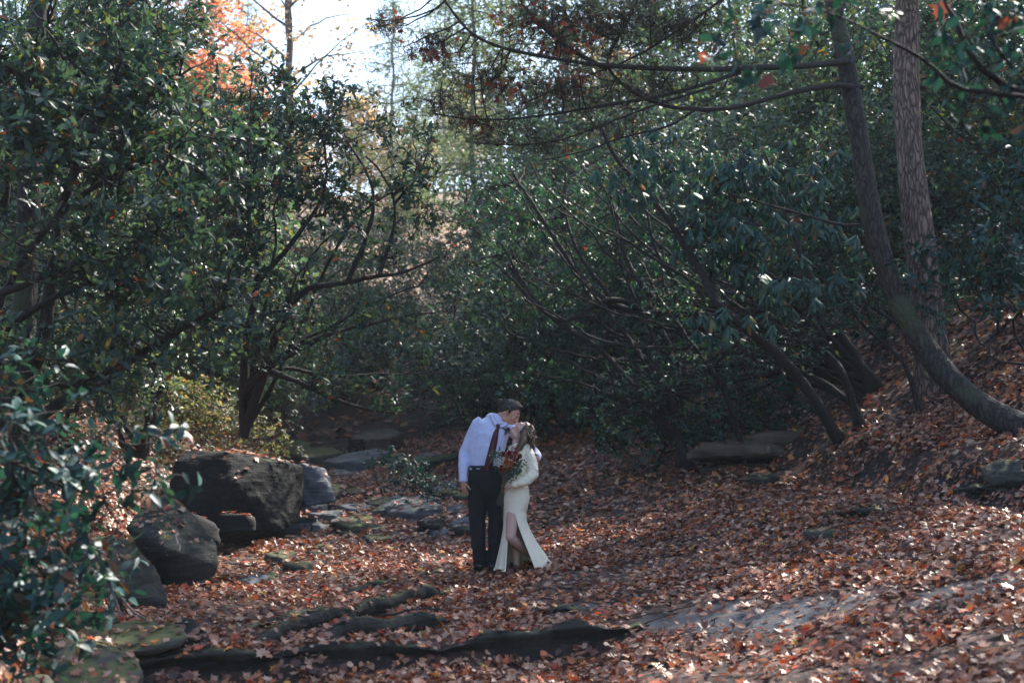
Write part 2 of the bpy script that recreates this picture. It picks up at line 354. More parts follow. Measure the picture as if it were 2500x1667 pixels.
rock(outline([(290, 1210, 13.6), (330, 1150, 13.9), (385, 1140, 14.0), (430, 1170, 13.9), (470, 1215, 13.8), (502, 1255, 13.7), (500, 1300, 13.6), (465, 1355, 13.6), (400, 1365, 13.5), (345, 1300, 13.4), (380, 1260, 13.2)], 13.6,
             [(345, 1150, 14.6), (400, 1150, 14.7), (480, 1230, 14.6), (480, 1330, 14.5), (330, 1300, 14.5)], 14.6),
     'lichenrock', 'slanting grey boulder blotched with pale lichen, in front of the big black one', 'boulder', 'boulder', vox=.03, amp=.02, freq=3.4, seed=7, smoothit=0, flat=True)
rock(outline([(120, 1290, 11.9), (190, 1235, 12.0), (260, 1225, 12.0), (300, 1250, 12.1), (350, 1300, 12.1), (385, 1390, 12.0), (290, 1405, 11.7), (200, 1440, 11.5), (110, 1440, 11.6), (240, 1320, 11.5)], 12,
             [(150, 1240, 12.9), (270, 1235, 12.9), (360, 1310, 12.8), (370, 1390, 12.8), (120, 1400, 12.8)], 12.9),
     'lichenrock', 'tall rounded boulder streaked with moss behind the leafy foreground shrub', 'boulder', 'boulder', vox=.035, amp=.035, freq=2.2, seed=9, strata=.02, smoothit=0, flat=True)
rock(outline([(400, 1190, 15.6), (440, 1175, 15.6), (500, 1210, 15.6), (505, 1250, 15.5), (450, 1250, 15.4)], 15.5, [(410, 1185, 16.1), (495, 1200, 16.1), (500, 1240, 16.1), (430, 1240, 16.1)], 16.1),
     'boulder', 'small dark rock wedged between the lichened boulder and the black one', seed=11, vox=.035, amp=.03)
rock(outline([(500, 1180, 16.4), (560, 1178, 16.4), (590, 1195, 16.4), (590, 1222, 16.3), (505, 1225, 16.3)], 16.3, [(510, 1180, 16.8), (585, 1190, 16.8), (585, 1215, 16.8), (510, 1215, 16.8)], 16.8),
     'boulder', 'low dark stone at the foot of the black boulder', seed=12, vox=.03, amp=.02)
rock(outline([(150, 1450, 9.5), (210, 1440, 9.6), (330, 1425, 9.7), (405, 1432, 9.6), (432, 1462, 9.4), (420, 1480, 9.35), (330, 1490, 9.2), (240, 1500, 9.1), (350, 1510, 9.3), (160, 1500, 9.2)], 9.4,
             [(200, 1440, 10.3), (400, 1430, 10.3), (420, 1460, 10.2), (180, 1480, 10.2)], 10.3),
     'mossrock', 'flat mossy slab with a pale broken corner in the left foreground', seed=14, vox=.03, amp=.02, strata=.008)
rock(outline([(60, 1500, 8.6), (130, 1475, 8.8), (230, 1470, 8.9), (310, 1500, 8.8), (330, 1545, 8.6), (310, 1600, 8.4), (120, 1620, 8.2), (20, 1590, 8.2)], 8.5,
             [(90, 1490, 9.3), (290, 1490, 9.4), (320, 1560, 9.2), (60, 1580, 9.2)], 9.3),
     'mossrock', 'rounded mossy boulder strewn with leaves at the bottom left', 'boulder', 'boulder', seed=16, vox=.03, amp=.03)
rock(outline([(-40, 1580, 7.9), (40, 1545, 8.0), (110, 1550, 8.0), (150, 1620, 7.8), (-40, 1640, 7.7)], 8, [(-40, 1560, 8.6), (120, 1560, 8.6), (140, 1620, 8.5), (-40, 1640, 8.5)], 8.6),
     'mossrock', 'mossy stone in the bottom left corner', seed=17, vox=.03, amp=.03)
rock(outline([(398, 1425, 9.9), (420, 1415, 9.95), (450, 1420, 9.9), (512, 1500, 9.45), (505, 1530, 9.4), (440, 1540, 9.3), (412, 1480, 9.6)], 9.6, [(410, 1420, 10.1), (440, 1425, 10.05), (510, 1515, 9.65), (430, 1530, 9.6)], 9.9),
     'boulder', 'thin dark slab tipped on edge against the pale cornered slab', seed=18, vox=.025, amp=.012)
# foreground ledges running up to the right
def ledge(line, label, thick, wid, mat='ledge', seed=0, drop=.12, lift=.0, world=None):
    g = random.Random(seed); pts = []; obs = []
    base = [ongnd(a, b) for a, b in line] if world is None else [np.array([x, float(ystep(x)) + .01, float(ground(x, ystep(x) + .15, False))]) for x in world]
    n = len(base)
    dirv = base[-1] - base[0]; dirv[2] = 0; dirv /= np.linalg.norm(dirv); nrm = np.array([-dirv[1], dirv[0], 0])
    if nrm[1] < 0: nrm = -nrm
    V_, F_ = [], []
    K = 8; rows = []
    # swept profile: undercut front, sharp lip, gently sloped top sinking into the leaves
    L_ = [0]
    for i in range(n - 1): L_.append(L_[-1] + np.linalg.norm(base[i + 1] - base[i]))
    T = np.linspace(0, L_[-1], max(12, int(L_[-1] / .035)))
    B = np.stack([np.interp(T, L_, [b[k] for b in base]) for k in range(3)], -1)
    for i, t in enumerate(T):
        e = min(1, min(t, L_[-1] - t) / (.3 * L_[-1]))
        e = e ** .7
        j1 = .11 * mnoise.noise(Vector((t * 2.2, seed, 0))) + .02 * mnoise.noise(Vector((t * 9, seed, 3)))
        h = thick * e * (1 + .8 * mnoise.noise(Vector((t * 1.7, seed, 7))))
        wv = wid * (.4 + .6 * e)
        prof = [(.07, -drop), (.05, -h * .2), (.0 + .02 * mnoise.noise(Vector((t * 5, 1, seed))), h * .35), (-.015, h * .72), (.015, h), (wv * .35, h * 1.02), (wv * .7, h * .6), (wv, -.06)]
        rows.append([B[i] + nrm * (a + j1) + np.array([0, 0, lift * e + z]) for a, z in prof])
    V_ = np.array(rows).reshape(-1, 3)
    m_ = len(T)
    i = np.arange(m_ - 1)[:, None] * K + np.arange(K - 1)[None]
    F_ = np.stack([i, i + K, i + K + 1, i + 1], -1).reshape(-1, 4)
    me = npmesh('rock_ledge', V_, F_, smooth=False)
    bm = bmesh.new(); bm.from_mesh(me)
    for kk in (0, m_ - 1):
        bm.verts.ensure_lookup_table()
        bm.faces.new([bm.verts[kk * K + q] for q in range(K)])
    bm.faces.new([bm.verts[q * K] for q in range(m_)][::-1] + []) if False else None
    bmesh.ops.subdivide_edges(bm, edges=bm.edges, cuts=1, use_grid_fill=True)
    for v in bm.verts: v.co += v.normal * .024 * mnoise.fractal(v.co * 8, .7, 2, 3) + Vector((0, 0, .006 * mnoise.noise(Vector((v.co.x * 3, v.co.y * 3, v.co.z * 60)))))
    bmesh.ops.recalc_face_normals(bm, faces=bm.faces)
    bm.to_mesh(me); bm.free()
    c = V_.mean(0); me.transform(Matrix.Translation(Vector(-c)))
    o = link('rock_ledge', me, M[mat]); o.location = c
    tag(o, label, 'rock ledge', 'low rock ledges crossing the foreground'); ROCKS.append(o); return o
ledge([(470, 1528), (600, 1490), (700, 1462), (800, 1430), (900, 1405), (1000, 1385), (1058, 1352)], 'long mossy ledge that climbs to just left of the man in black trousers', .13, .24, seed=1)
ledge([(600, 1532), (700, 1512), (800, 1490), (900, 1468), (1000, 1448), (1045, 1425)], 'second ledge from the front, its mossy top spread with a few leaves', .14, .22, seed=2, drop=.18)
ledge([(430, 1560), (560, 1556), (700, 1546), (840, 1530), (960, 1518), (1060, 1500)], 'thick dark undercut ledge nearest the camera on the left', .08, .24, seed=3, drop=.26, world=[-2.5, -2.2, -1.9, -1.5])
ledge(None, 'dark broken middle piece of the front ledge', .10, .22, seed=13, drop=.26, world=[-1.6, -1.3, -1.0, -.7, -.5])
ledge([(1010, 1494), (1120, 1492), (1230, 1482), (1330, 1488), (1440, 1506), (1500, 1520)], 'dark rounded ledge in the middle of the bottom edge', .10, .28, seed=4, drop=.24, world=[-.5, -.2, .1, .4, .7, 1.0])
ledge([(570, 1450), (640, 1432), (720, 1412), (790, 1392)], 'thin sunlit mossy ledge left of the long climbing one', .05, .18, seed=5)
ledge([(790, 1372), (850, 1355), (930, 1340)], 'short low ledge lying between the creek boulders and the man', .05, .16, seed=6)
ledge([(940, 1330), (1010, 1322), (1068, 1306)], 'short ledge right beside the man\'s shoes', .05, .16, seed=7)
ledge([(1180, 1418), (1270, 1410), (1360, 1402)], 'faint low ledge in front of the white dress', .035, .16, seed=8)
ledge([(1880, 1190), (1960, 1188), (2050, 1184)], 'small dark ledge in the leaves on the right', .07, .18, seed=9)
ledge([(2120, 1150), (2220, 1140), (2352, 1118), (2440, 1100)], 'dark ledge below the leaning tree at the right edge', .1, .25, seed=10)
# creek-bed slabs upstream
creek = [
 ([(705, 1196), (740, 1186), (790, 1186), (770, 1198)], .1, 'slate', 'flat pale slab just right of the boulder foot'),
 ([(770, 1176), (820, 1167), (860, 1172), (810, 1183)], .1, 'slate', 'grey slab with a broken edge behind the flat pale one'),
 ([(850, 1185), (900, 1164), (970, 1154), (1015, 1160), (960, 1176), (890, 1190)], .13, 'slate', 'broad blue grey slab crossing the creek bed left of the man'),
 ([(880, 1180), (930, 1178), (985, 1172), (1020, 1182), (950, 1200), (890, 1196)], .15, 'slate', 'pointed grey slab just below the broad creek slab'),
 ([(960, 1220), (1000, 1206), (1022, 1216), (1010, 1228), (970, 1230)], .16, 'boulder', 'round dark stone in the leaves left of the black trousers'),
 ([(695, 1140), (740, 1130), (800, 1135), (770, 1150), (710, 1154)], .16, 'mossrock', 'mossy flat stone right of the black boulder'),
 ([(640, 1215), (670, 1206), (730, 1208), (700, 1222), (650, 1222)], .12, 'slate', 'bluish stone at the right foot of the black boulder'),
 ([(690, 1170), (730, 1163), (760, 1168), (740, 1176), (700, 1180)], .12, 'slate', 'small pale slab beside the right face of the black boulder'),
 ([(740, 1085), (800, 1066), (870, 1056), (900, 1062), (860, 1080), (790, 1092)], .3, 'slate', 'large tilted grey slab upstream of the black boulder'),
 ([(800, 1040), (850, 1022), (900, 1018), (925, 1030), (900, 1040), (840, 1046)], .45, 'tanrock', 'tan overhanging rock farthest up the creek'),
 ([(650, 1060), (700, 1048), (760, 1052), (790, 1062), (740, 1072), (690, 1074)], .28, 'mossrock', 'blocky rock above the pale crumbly one'),
 ([(650, 1040), (690, 1034), (720, 1042), (700, 1050), (660, 1052)], .3, 'mossrock', 'small mossy rock at the head of the creek bed'),
 ([(1075, 1165), (1110, 1150), (1160, 1150), (1170, 1180), (1090, 1190)], .14, 'slate', 'grey slab partly hidden behind the man\'s legs'),
 ([(1040, 1150), (1090, 1135), (1160, 1132), (1120, 1145), (1050, 1156)], .1, 'mossrock', 'low mossy slab behind the man\'s hanging hand'),
 ([(940, 1075), (1000, 1060), (1060, 1052), (1050, 1064), (960, 1082)], .14, 'ledge', 'dark ledge stone behind the man\'s elbow'),
 ([(760, 1215), (830, 1212), (870, 1218), (800, 1228)], .1, 'mossrock', 'half buried mossy stone in the middle of the leaves'),
 ([(610, 1290), (650, 1280), (680, 1286), (640, 1300)], .1, 'mossrock', 'half buried green stone left of centre among the leaves'),
 ([(830, 1245), (880, 1240), (900, 1250), (850, 1256)], .08, 'mossrock', 'small flat green stone below the pointed grey slab'),
 ([(545, 1345), (600, 1330), (620, 1338), (570, 1352)], .08, 'slate', 'flat stone right of the lichened boulder'),
 ([(1840, 1230), (1900, 1222), (1930, 1232), (1870, 1240)], .06, 'mossrock', 'flat green stone sunk in the leaves on the right'),
 ([(2250, 1105), (2300, 1085), (2352, 1090), (2352, 1120), (2270, 1125)], .18, 'mossrock', 'sunlit pale mossy stone at the right edge'),
 ([(1690, 1120), (1740, 1105), (1790, 1110), (1750, 1125)], .12, 'ledge', 'dark broken stone under the creek bank'),
]
for i, (vs, th, mt, lb) in enumerate(creek):
    rock(slab_pts(vs, thick=th * 1.2 + .05, seed=i), mt, lb, 'rock', 'rock', vox=.03, amp=.02, freq=3, seed=20 + i, strata=.012, smoothit=1)
# many small flat stones of the dry creek bed, no two told apart
gs = random.Random(77)
for i in range(46):
    if i < 30: vx, vy = gs.uniform(690, 1080), gs.uniform(1095, 1235)
    elif i < 40: vx, vy = gs.uniform(650, 1000), gs.uniform(1045, 1095)
    else: vx, vy = gs.uniform(520, 900), gs.uniform(1230, 1350)
    w_ = gs.uniform(16, 46); h_ = w_ * gs.uniform(.16, .26); vs = [(vx + math.cos(t) * w_ * gs.uniform(.7, 1.1), vy + math.sin(t) * h_ * gs.uniform(.7, 1.1)) for t in [k * 1.05 for k in range(6)]]
    rock(slab_pts(vs, thick=gs.uniform(.06, .15), seed=i + 50, jit=.03), gs.choice(['slate', 'slate', 'mossrock', 'ledge']), 'small flat stone half sunk in the leaves of the dry creek bed', 'rock', 'creek_stone', 'flat stones of the creek bed', vox=.03, amp=.018, freq=3, seed=90 + i, strata=.01, smoothit=1)
# rock shelf under the right bank
def shelf(v, Y0, th, depth, seed, label):
    pts = []
    g = random.Random(seed)
    for a, b, yy in v:
        p = W(a, b, yy)
        for dz in (0, -th): pts.append((p[0], p[1] + g.uniform(-.05, .05), p[2] + dz + g.uniform(-.02, .02)))
        for dz in (.05, -th): pts.append((p[0] + .3, p[1] + depth, p[2] + dz))
    rock(pts, 'tanrock', label, 'rock ledge', 'rock_ledge', vox=.04, amp=.03, freq=2.5, seed=seed, strata=.02, smoothit=1)
shelf([(1572, 1040, 18.3), (1620, 1022, 18.2), (1700, 1015, 18.2), (1760, 1018, 18.1), (1800, 1030, 18.2)], 18.2, .12, .9, 41, 'pale overhanging shelf of rock under the right bank')
shelf([(1660, 1012, 18.6), (1720, 998, 18.5), (1800, 985, 18.5), (1880, 985, 18.4), (1900, 1005, 18.4)], 18.5, .13, .9, 42, 'upper rock shelf buried in the right bank')
shelf([(1600, 1078, 18.6), (1680, 1075, 18.5), (1760, 1064, 18.4), (1840, 1056, 18.3), (1850, 1080, 18.3)], 18.5, .2, .8, 43, 'low brown rock at the foot of the right bank shelf')
# ---------------------------------------------------------------- plants
def unit(v): return v / (np.linalg.norm(v, axis=-1, keepdims=True) + 1e-9)
LT = {  # leaf templates: across, along, up
 'oval': (np.array([[0, 0, 0], [-.36, .28, .06], [-.42, .62, .06], [0, 1, -.08], [.42, .62, .06], [.36, .28, .06], [0, .3, 0], [0, .68, 0]]),
          [np.array([[0, 6, 1], [2, 7, 3], [0, 5, 6], [3, 7, 4]]), np.array([[1, 6, 7, 2], [6, 5, 4, 7]])]),
 'strap': (np.array([[0, 0, 0], [-.5, .2, -.12], [-.5, .75, -.14], [0, 1, -.1], [.5, .75, -.14], [.5, .2, -.12], [0, .25, .06], [0, .75, .04]]),
          [np.array([[0, 6, 1], [2, 7, 3], [0, 5, 6], [3, 7, 4]]), np.array([[1, 6, 7, 2], [6, 5, 4, 7]])]),
 'far': (np.array([[0, 0, 0], [-.5, .5, .08], [0, 1, 0], [.5, .5, .08]]), [np.array([[0, 3, 2], [0, 2, 1]])]),
 'spray': (np.array([[0, 0, 0], [-.5, .35, 0], [-.12, .45, 0], [-.4, .75, -.02], [0, 1, -.06], [.4, .75, -.02], [.12, .45, 0], [.5, .35, 0]]),
          [np.array([[0, 2, 1], [0, 7, 6], [2, 4, 3], [6, 5, 4]]), np.array([[0, 6, 4, 2]])]),
}
def _maple():
    a = [(0, 0), (.12, .16), (.42, .02), (.34, .24), (.62, .42), (.36, .46), (.34, .66), (.16, .60), (0, 1.0)]
    o = a + [(-x, y) for x, y in a[::-1][1:-1]]
    v = np.array([[x, y, .12 * abs(x) + .06 * y * y] for x, y in o] + [[0, .38, 0]])
    n = len(o)
    return v, [np.array([[i, (i + 1) % n, n] for i in range(n)])]
LT['maple'] = _maple()
def leaf_cloud(name, pos, dirs, nrm, length, width, tmpl='oval', rv=None, curl=.0, g=rng, stuff=None):
    """pos,dirs,nrm (n,3); length,width (n,)"""
    n = len(pos)
    d = unit(dirs); s = unit(np.cross(d, nrm)); u = np.cross(s, d)
    T, Fs = LT[tmpl]; k = len(T)
    length = np.broadcast_to(length, (n,)); width = np.broadcast_to(width, (n,))
    cu = (g.normal(0, 1, n) * curl)[:, None]
    tz = T[None, :, 2] + cu * (T[None, :, 1] ** 2 + 1.5 * T[None, :, 0] ** 2)
    V = pos[:, None] + s[:, None] * (T[None, :, 0, None] * width[:, None, None]) + d[:, None] * (T[None, :, 1, None] * length[:, None, None]) + u[:, None] * (tz[..., None] * length[:, None, None])
    off = (np.arange(n) * k)
    F = [(off[:, None, None] + f[None]).reshape(-1, f.shape[1]) for f in Fs]
    if rv is None: rv = g.random(n)
    at = np.concatenate([np.repeat(rv, len(f)) for f in Fs])
    return npmesh(name, V.reshape(-1, 3), F, at)
def whorls(tips, axis, nper, elev, spread, length, lw, tmpl, g, rv=None, jit=.02, seg=0, curl=.05):
    """leaves radiating from each tip round its axis; elev = angle above the plane square to the axis"""
    n = len(tips); nper_ = nper
    A = unit(axis + g.normal(0, .15, axis.shape))
    ref = np.where(np.abs(A[:, 2:3]) < .9, np.array([[0, 0, 1.]]), np.array([[1., 0, 0]]))
    e1 = unit(np.cross(A, ref)); e2 = np.cross(A, e1)
    ph = g.uniform(0, 6.28, (n, 1)) + np.arange(nper_)[None] * 2.4 + g.normal(0, .25, (n, nper_))
    el = elev + g.normal(0, spread, (n, nper_))
    rad = e1[:, None] * np.cos(ph)[..., None] + e2[:, None] * np.sin(ph)[..., None]
    D = rad * np.cos(el)[..., None] + A[:, None] * np.sin(el)[..., None]
    Nn = A[:, None] * np.cos(el)[..., None] - rad * np.sin(el)[..., None]
    keep = g.random((n, nper_)) < .92
    L_ = length * g.uniform(.65, 1.15, (n, nper_)) * (.85 + .3 * g.random((n, 1)))
    pos = tips[:, None] + g.normal(0, jit, (n, nper_, 3)) - A[:, None] * (np.arange(nper_)[None, :, None] * length * .04)
    q = (pos[keep], D[keep], Nn[keep], L_[keep])
    return q
def tube_mesh(name, polys, sides=5, cap=True):
    """polys: list of (pts(n,3), radii(n))"""
    VV, FF = [], []; o = 0
    for item in polys:
        pts, rad = item[0], item[1]; sd_ = item[2] if len(item) > 2 else sides
        pts = np.asarray(pts, float); n = len(pts)
        if n < 2: continue
        t = unit(np.gradient(pts, axis=0))
        ref = np.array([0, 0, 1.]) if abs(t[:, 2]).mean() < .8 else np.array([1., 0, 0])
        s = unit(np.cross(t, ref)); u = np.cross(s, t)
        a = np.arange(sd_) * 2 * np.pi / sd_
        ring = pts[:, None] + (s[:, None] * np.cos(a)[None, :, None] + u[:, None] * np.sin(a)[None, :, None]) * np.asarray(rad)[:, None, None]
        VV.append(ring.reshape(-1, 3))
        i = np.arange(n - 1)[:, None] * sd_; j = np.arange(sd_)[None]
        FF.append(o + np.stack([i + j, i + (j + 1) % sd_, i + sd_ + (j + 1) % sd_, i + sd_ + j], -1).reshape(-1, 4))
        o += n * sd_
    return npmesh(name, np.concatenate(VV), np.concatenate(FF), smooth=True)
def smooth_line(pts, step=.08, g=None, wob=.0):
    pts = np.asarray(pts, float)
    for _ in range(2):
        q = [pts[0]]
        for a, b in zip(pts[:-1], pts[1:]): q += [a * .75 + b * .25, a * .25 + b * .75]
        q.append(pts[-1]); pts = np.array(q)
    L = np.concatenate([[0], np.cumsum(np.linalg.norm(np.diff(pts, axis=0), axis=1))])
    n = max(4, int(L[-1] / step)); t = np.linspace(0, L[-1], n)
    P_ = np.stack([np.interp(t, L, pts[:, k]) for k in range(3)], -1)
    if g is not None and wob > 0:
        w_ = np.cumsum(g.normal(0, 1, (n, 3)), 0); w_ -= np.linspace(0, 1, n)[:, None] * w_[-1]
        P_ = P_ + w_ * wob / math.sqrt(n) * np.minimum(1, np.arange(n) / 3)[:, None]
    return P_
def grow(stems, levels, g, wob=.06):
    """stems: list of (pts, r0, r1). levels: list of (target points, r0, r1, sides). Returns tubes and last level's tips + directions"""
    tubes = []; nodes_ = []; nrad = []; ndist = []
    for pts, r0, r1 in stems:
        n = len(pts); rad = np.linspace(r0, r1, n) * (1 + .08 * g.normal(0, 1, n))
        tubes.append((pts, rad, 7)); nodes_.append(pts); nrad.append(rad); ndist.append(np.linspace(0, 1, n))
    NP_ = np.concatenate(nodes_); NR = np.concatenate(nrad); ND = np.concatenate(ndist)
    dirs = None
    for li, (T, r0, r1, sides) in enumerate(levels):
        order = np.arange(len(T)); newp, newr, newd = [], [], []; dirs = np.zeros_like(T)
        for i in order:
            q = T[i]; dv = q - NP_; dist = np.sqrt((dv ** 2).sum(1))
            k = np.argmin(dist * (1 + .0 * ND) + .0)
            # step back along the parent for a forward-sweeping fork
            k2 = max(0, k - int(dist[k] * 3)) if k - int(dist[k] * 3) >= 0 else k
            if np.linalg.norm(NP_[k2] - q) > dist[k] * 1.8: k2 = k
            a = NP_[k2]; n = max(4, min(16, int(np.linalg.norm(q - a) / .09)))
            t = np.linspace(0, 1, n)[:, None]
            mid = (a + q) / 2 + g.normal(0, .12, 3) * np.linalg.norm(q - a) + np.array([0, 0, -.08 * np.linalg.norm(q - a)])
            pl = a * (1 - t) ** 2 + 2 * mid * t * (1 - t) + q * t ** 2
            pl[1:-1] += g.normal(0, wob * .25, (n - 2, 3))
            ra = min(r0, NR[k2] * .8); rad = np.linspace(ra, r1, n)
            tubes.append((pl, rad, sides)); newp.append(pl[1:]); newr.append(rad[1:]); newd.append(np.ones(n - 1))
            dirs[i] = pl[-1] - pl[-2]
        NP_ = np.concatenate([NP_] + newp); NR = np.concatenate([NR] + newr); ND = np.concatenate([ND] + newd)
    return tubes, T, unit(dirs)
def inblobs(blobs, n, g, shell=.45):
    """blobs: (centre, (rx,ry,rz)); returns n points spread by volume"""
    vol = np.array([b[1][0] * b[1][1] * b[1][2] for b in blobs]) ** .8; vol /= vol.sum()
    k = g.choice(len(blobs), n, p=vol)
    v = unit(g.normal(0, 1, (n, 3))) * (g.random((n, 1)) ** shell)
    return np.array([blobs[i][0] for i in k]) + v * np.array([blobs[i][1] for i in k])
def plant(name, label, cat, base, stems, blobs, nhub, nmid, ntip, leaf, stemr=.04, seed=0, group=None, tip_up=.5, wmat='stem', extra=None, twigr=.003, bname='branches', shell=.45, orange=0, clump=.17):
    """leaf: dict(tmpl, mat, n, elev, spread, len, w)"""
    g = np.random.default_rng(seed)
    base = np.asarray(base, float)
    root = empty(name, base)
    st = []
    for s_ in stems:
        if isinstance(s_, tuple) and len(s_) == 3 and not np.isscalar(s_[0]) and np.ndim(s_[0]) == 2:
            p0 = s_[0][0]; h0 = p0[2] - gz(p0[0], p0[1])
            if -.3 < h0 < 1.2 and name != 'overhanging_branch':
                d0 = unit(s_[0][0] - s_[0][2]); foot = p0 + d0 * max(.15, h0) * .7; foot[2] = gz(foot[0], foot[1]) - .2
                ext = smooth_line([foot, (foot + p0) / 2 + d0 * .05, p0], .08)
                s_ = (np.concatenate([ext[:-1], s_[0]]), s_[1], s_[2])
            st.append(s_)
        else: st.append((smooth_line([base] + [np.asarray(p_) for p_ in s_], .08, g, .25), stemr, stemr * .45))
    lv = []
    if nhub: lv.append((inblobs(blobs, nhub, g, .7), stemr * .5, stemr * .2, 5))
    if nmid: lv.append((inblobs(blobs, nmid, g, .55), stemr * .25, twigr * 1.6, 4))
    if nmid and clump:
        cc = lv[-1][0]; wgt = g.random(len(cc)) ** 2 + .05
        tips = cc[g.choice(len(cc), ntip, p=wgt / wgt.sum())] + g.normal(0, clump, (ntip, 3)) * [1, 1, .6]
    else: tips = inblobs(blobs, ntip, g, shell)
    tips = tips[tips[:, 2] > ground(tips[:, 0], tips[:, 1], False) + .08]
    lv.append((tips, twigr * 1.8, twigr, 3))
    tubes, T, D = grow(st, lv, g)
    child(bname, tube_mesh(bname, tubes), M[wmat], root)
    ax = unit(D * (1 - tip_up) + np.array([0, 0, 1.]) * tip_up)
    q = whorls(T, ax, leaf['n'], leaf.get('elev', .3), leaf.get('spread', .35), leaf['len'], None, leaf['tmpl'], g, jit=leaf.get('jit', .015))
    pos, d, nn, ln = q
    child('foliage', leaf_cloud('foliage', pos, d, nn, ln, ln * leaf['w'], leaf['tmpl'], curl=leaf.get('curl', .05), g=g), M[leaf['mat']], root)
    if orange:
        k = g.choice(len(T), orange); p_ = T[k] + g.normal(0, .03, (orange, 3))
        child('caught_leaves', leaf_cloud('caught_leaves', p_, g.normal(0, 1, (orange, 3)), g.normal(0, 1, (orange, 3)), g.uniform(.06, .11, orange), g.uniform(.06, .1, orange), 'maple', curl=.3, g=g), M['redleaf'], root)
    return tag(root, label, cat, group)
def copy_tree(src, loc, rz=0, sc=1, label=None):
    r = src.copy(); COL.objects.link(r); r.location = loc; r.rotation_euler = (0, 0, rz); r.scale = (sc, sc, sc)
    if label: r['label'] = label
    for ch in list(src.children):
        c = ch.copy(); COL.objects.link(c); c.parent = r
    return r
def G(vx, vy, Y, dz=0):
    p = W(vx, vy, Y); return np.array([p[0], p[1], gz(p[0], p[1]) + dz])
def B(vx, vy, Y, r, ry=None, rz=None):
    return (W(vx, vy, Y), (r, ry or r, rz or r * .85))
def PL(pts, Y=None, g=None, wob=.03, step=.08):
    """polyline in view pixels (vx,vy[,Y])"""
    q = []
    for p in pts: q.append(W(p[0], p[1], p[2] if len(p) > 2 else Y))
    return smooth_line(q, step, g, wob)
def stem(pts, w0, w1, Y=None, g=None, wob=.03):
    """w0,w1 widths in view pixels"""
    pl = PL(pts, Y, g, wob); Ym = np.mean([p[2] if len(p) > 2 else Y for p in pts])
    k = 1.063 / FPX * Ym / 2
    return (pl, w0 * k, w1 * k)
g0 = np.random.default_rng(55)
OV = dict(tmpl='oval', mat='laurel', n=7, elev=.35, spread=.4, len=.105, w=.42 * 1.0)
OV['w'] = .9 * .5
def lf(**k): d = dict(OV); d.update(k); return d

# ---- left side, nearest to farthest
plant('laurel_shrub', 'blurred laurel shrub with leaves tinted blue for shade in the near left corner, over the boulders', 'shrub', G(-60, 1500, 7.2),
      [[W(-20, 1250, 7.1), W(60, 1080, 7.0)], [W(-60, 1100, 7.2), W(150, 1020, 6.9)], [W(40, 1300, 7.2), W(180, 1180, 7.0), W(270, 1200, 6.9)]],
      [B(40, 1060, 7.0, .34), B(190, 1010, 6.9, .3, .3, .14), B(120, 1170, 7.1, .36, .3, .25), B(250, 1120, 7.0, .26, .25, .15), B(310, 1035, 7, .14, .2, .08), B(60, 1330, 7.1, .34, .3, .35), B(-40, 1180, 7.2, .4), B(270, 1230, 6.9, .15, .2, .08), B(20, 1480, 7.0, .25, .2, .25), B(90, 1330, 7.2, .25, .3, .22), B(30, 1440, 7.3, .25, .25, .2), B(320, 1060, 6.95, .13, .2, .06), B(250, 1190, 7, .16, .2, .06), B(20, 940, 7.3, .3, .3, .2), B(-30, 1350, 7.4, .35, .3, .4), ],
      12, 90, 340, lf(mat='laurel_shade_blue', len=.092, n=6, w=.5, elev=.15, spread=.5), .016, 101, tip_up=.35, orange=3)
gl = np.random.default_rng(77)
plant('laurel_shrub', 'tall open laurel with dark slanting stems filling the left edge', 'shrub', G(-40, 1010, 12.2),
      [stem([(-40, 1010, 12.2), (40, 900), (110, 790), (125, 640), (130, 480), (190, 350), (260, 200)] if False else [(-40, 1010, 12.2), (40, 900, 12.1), (105, 790, 12), (122, 640, 11.9), (130, 480, 11.8), (190, 350, 11.6), (260, 200, 11.5)], 52, 12, g=gl),
       stem([(-30, 1020, 12.2), (90, 960, 12), (200, 880, 11.8), (320, 820, 11.5), (420, 760, 11.3), (520, 700, 11.2)], 40, 10, g=gl),
       stem([(-60, 1000, 12.4), (-20, 760, 12.3), (40, 600, 12.1), (170, 450, 11.8), (300, 380, 11.6), (420, 330, 11.5)], 30, 8, g=gl),
       stem([(-60, 700, 12.3), (60, 650, 12.1), (200, 600, 11.9), (330, 560, 11.7), (470, 540, 11.5)], 22, 7, g=gl),
       stem([(-60, 560, 12.3), (10, 480, 12.1), (20, 330, 12), (60, 180, 11.9), (120, 30, 11.8)], 22, 8, g=gl),
       stem([(0, 780, 12.1), (90, 690, 11.9), (250, 640, 11.6), (400, 640, 11.4)], 20, 7, g=gl)],
      [B(100, 120, 11.6, .95), B(300, 120, 11.8, .7, .8, .55), B(60, 380, 11.6, .8), B(260, 330, 11.3, .85), B(400, 330, 11.5, .6), B(360, 520, 11.2, .7, .7, .55), B(180, 620, 11.4, .75, .7, .5), B(420, 650, 11.2, .55, .6, .4), B(60, 800, 11.9, .6, .6, .4), B(330, 740, 11.2, .5, .6, .32), B(200, 880, 11.4, .5, .5, .25), ],
      40, 260, 1500, lf(len=.105, n=7, elev=.2, spread=.5), .05, 102, tip_up=.35, orange=12)
gl = np.random.default_rng(78)
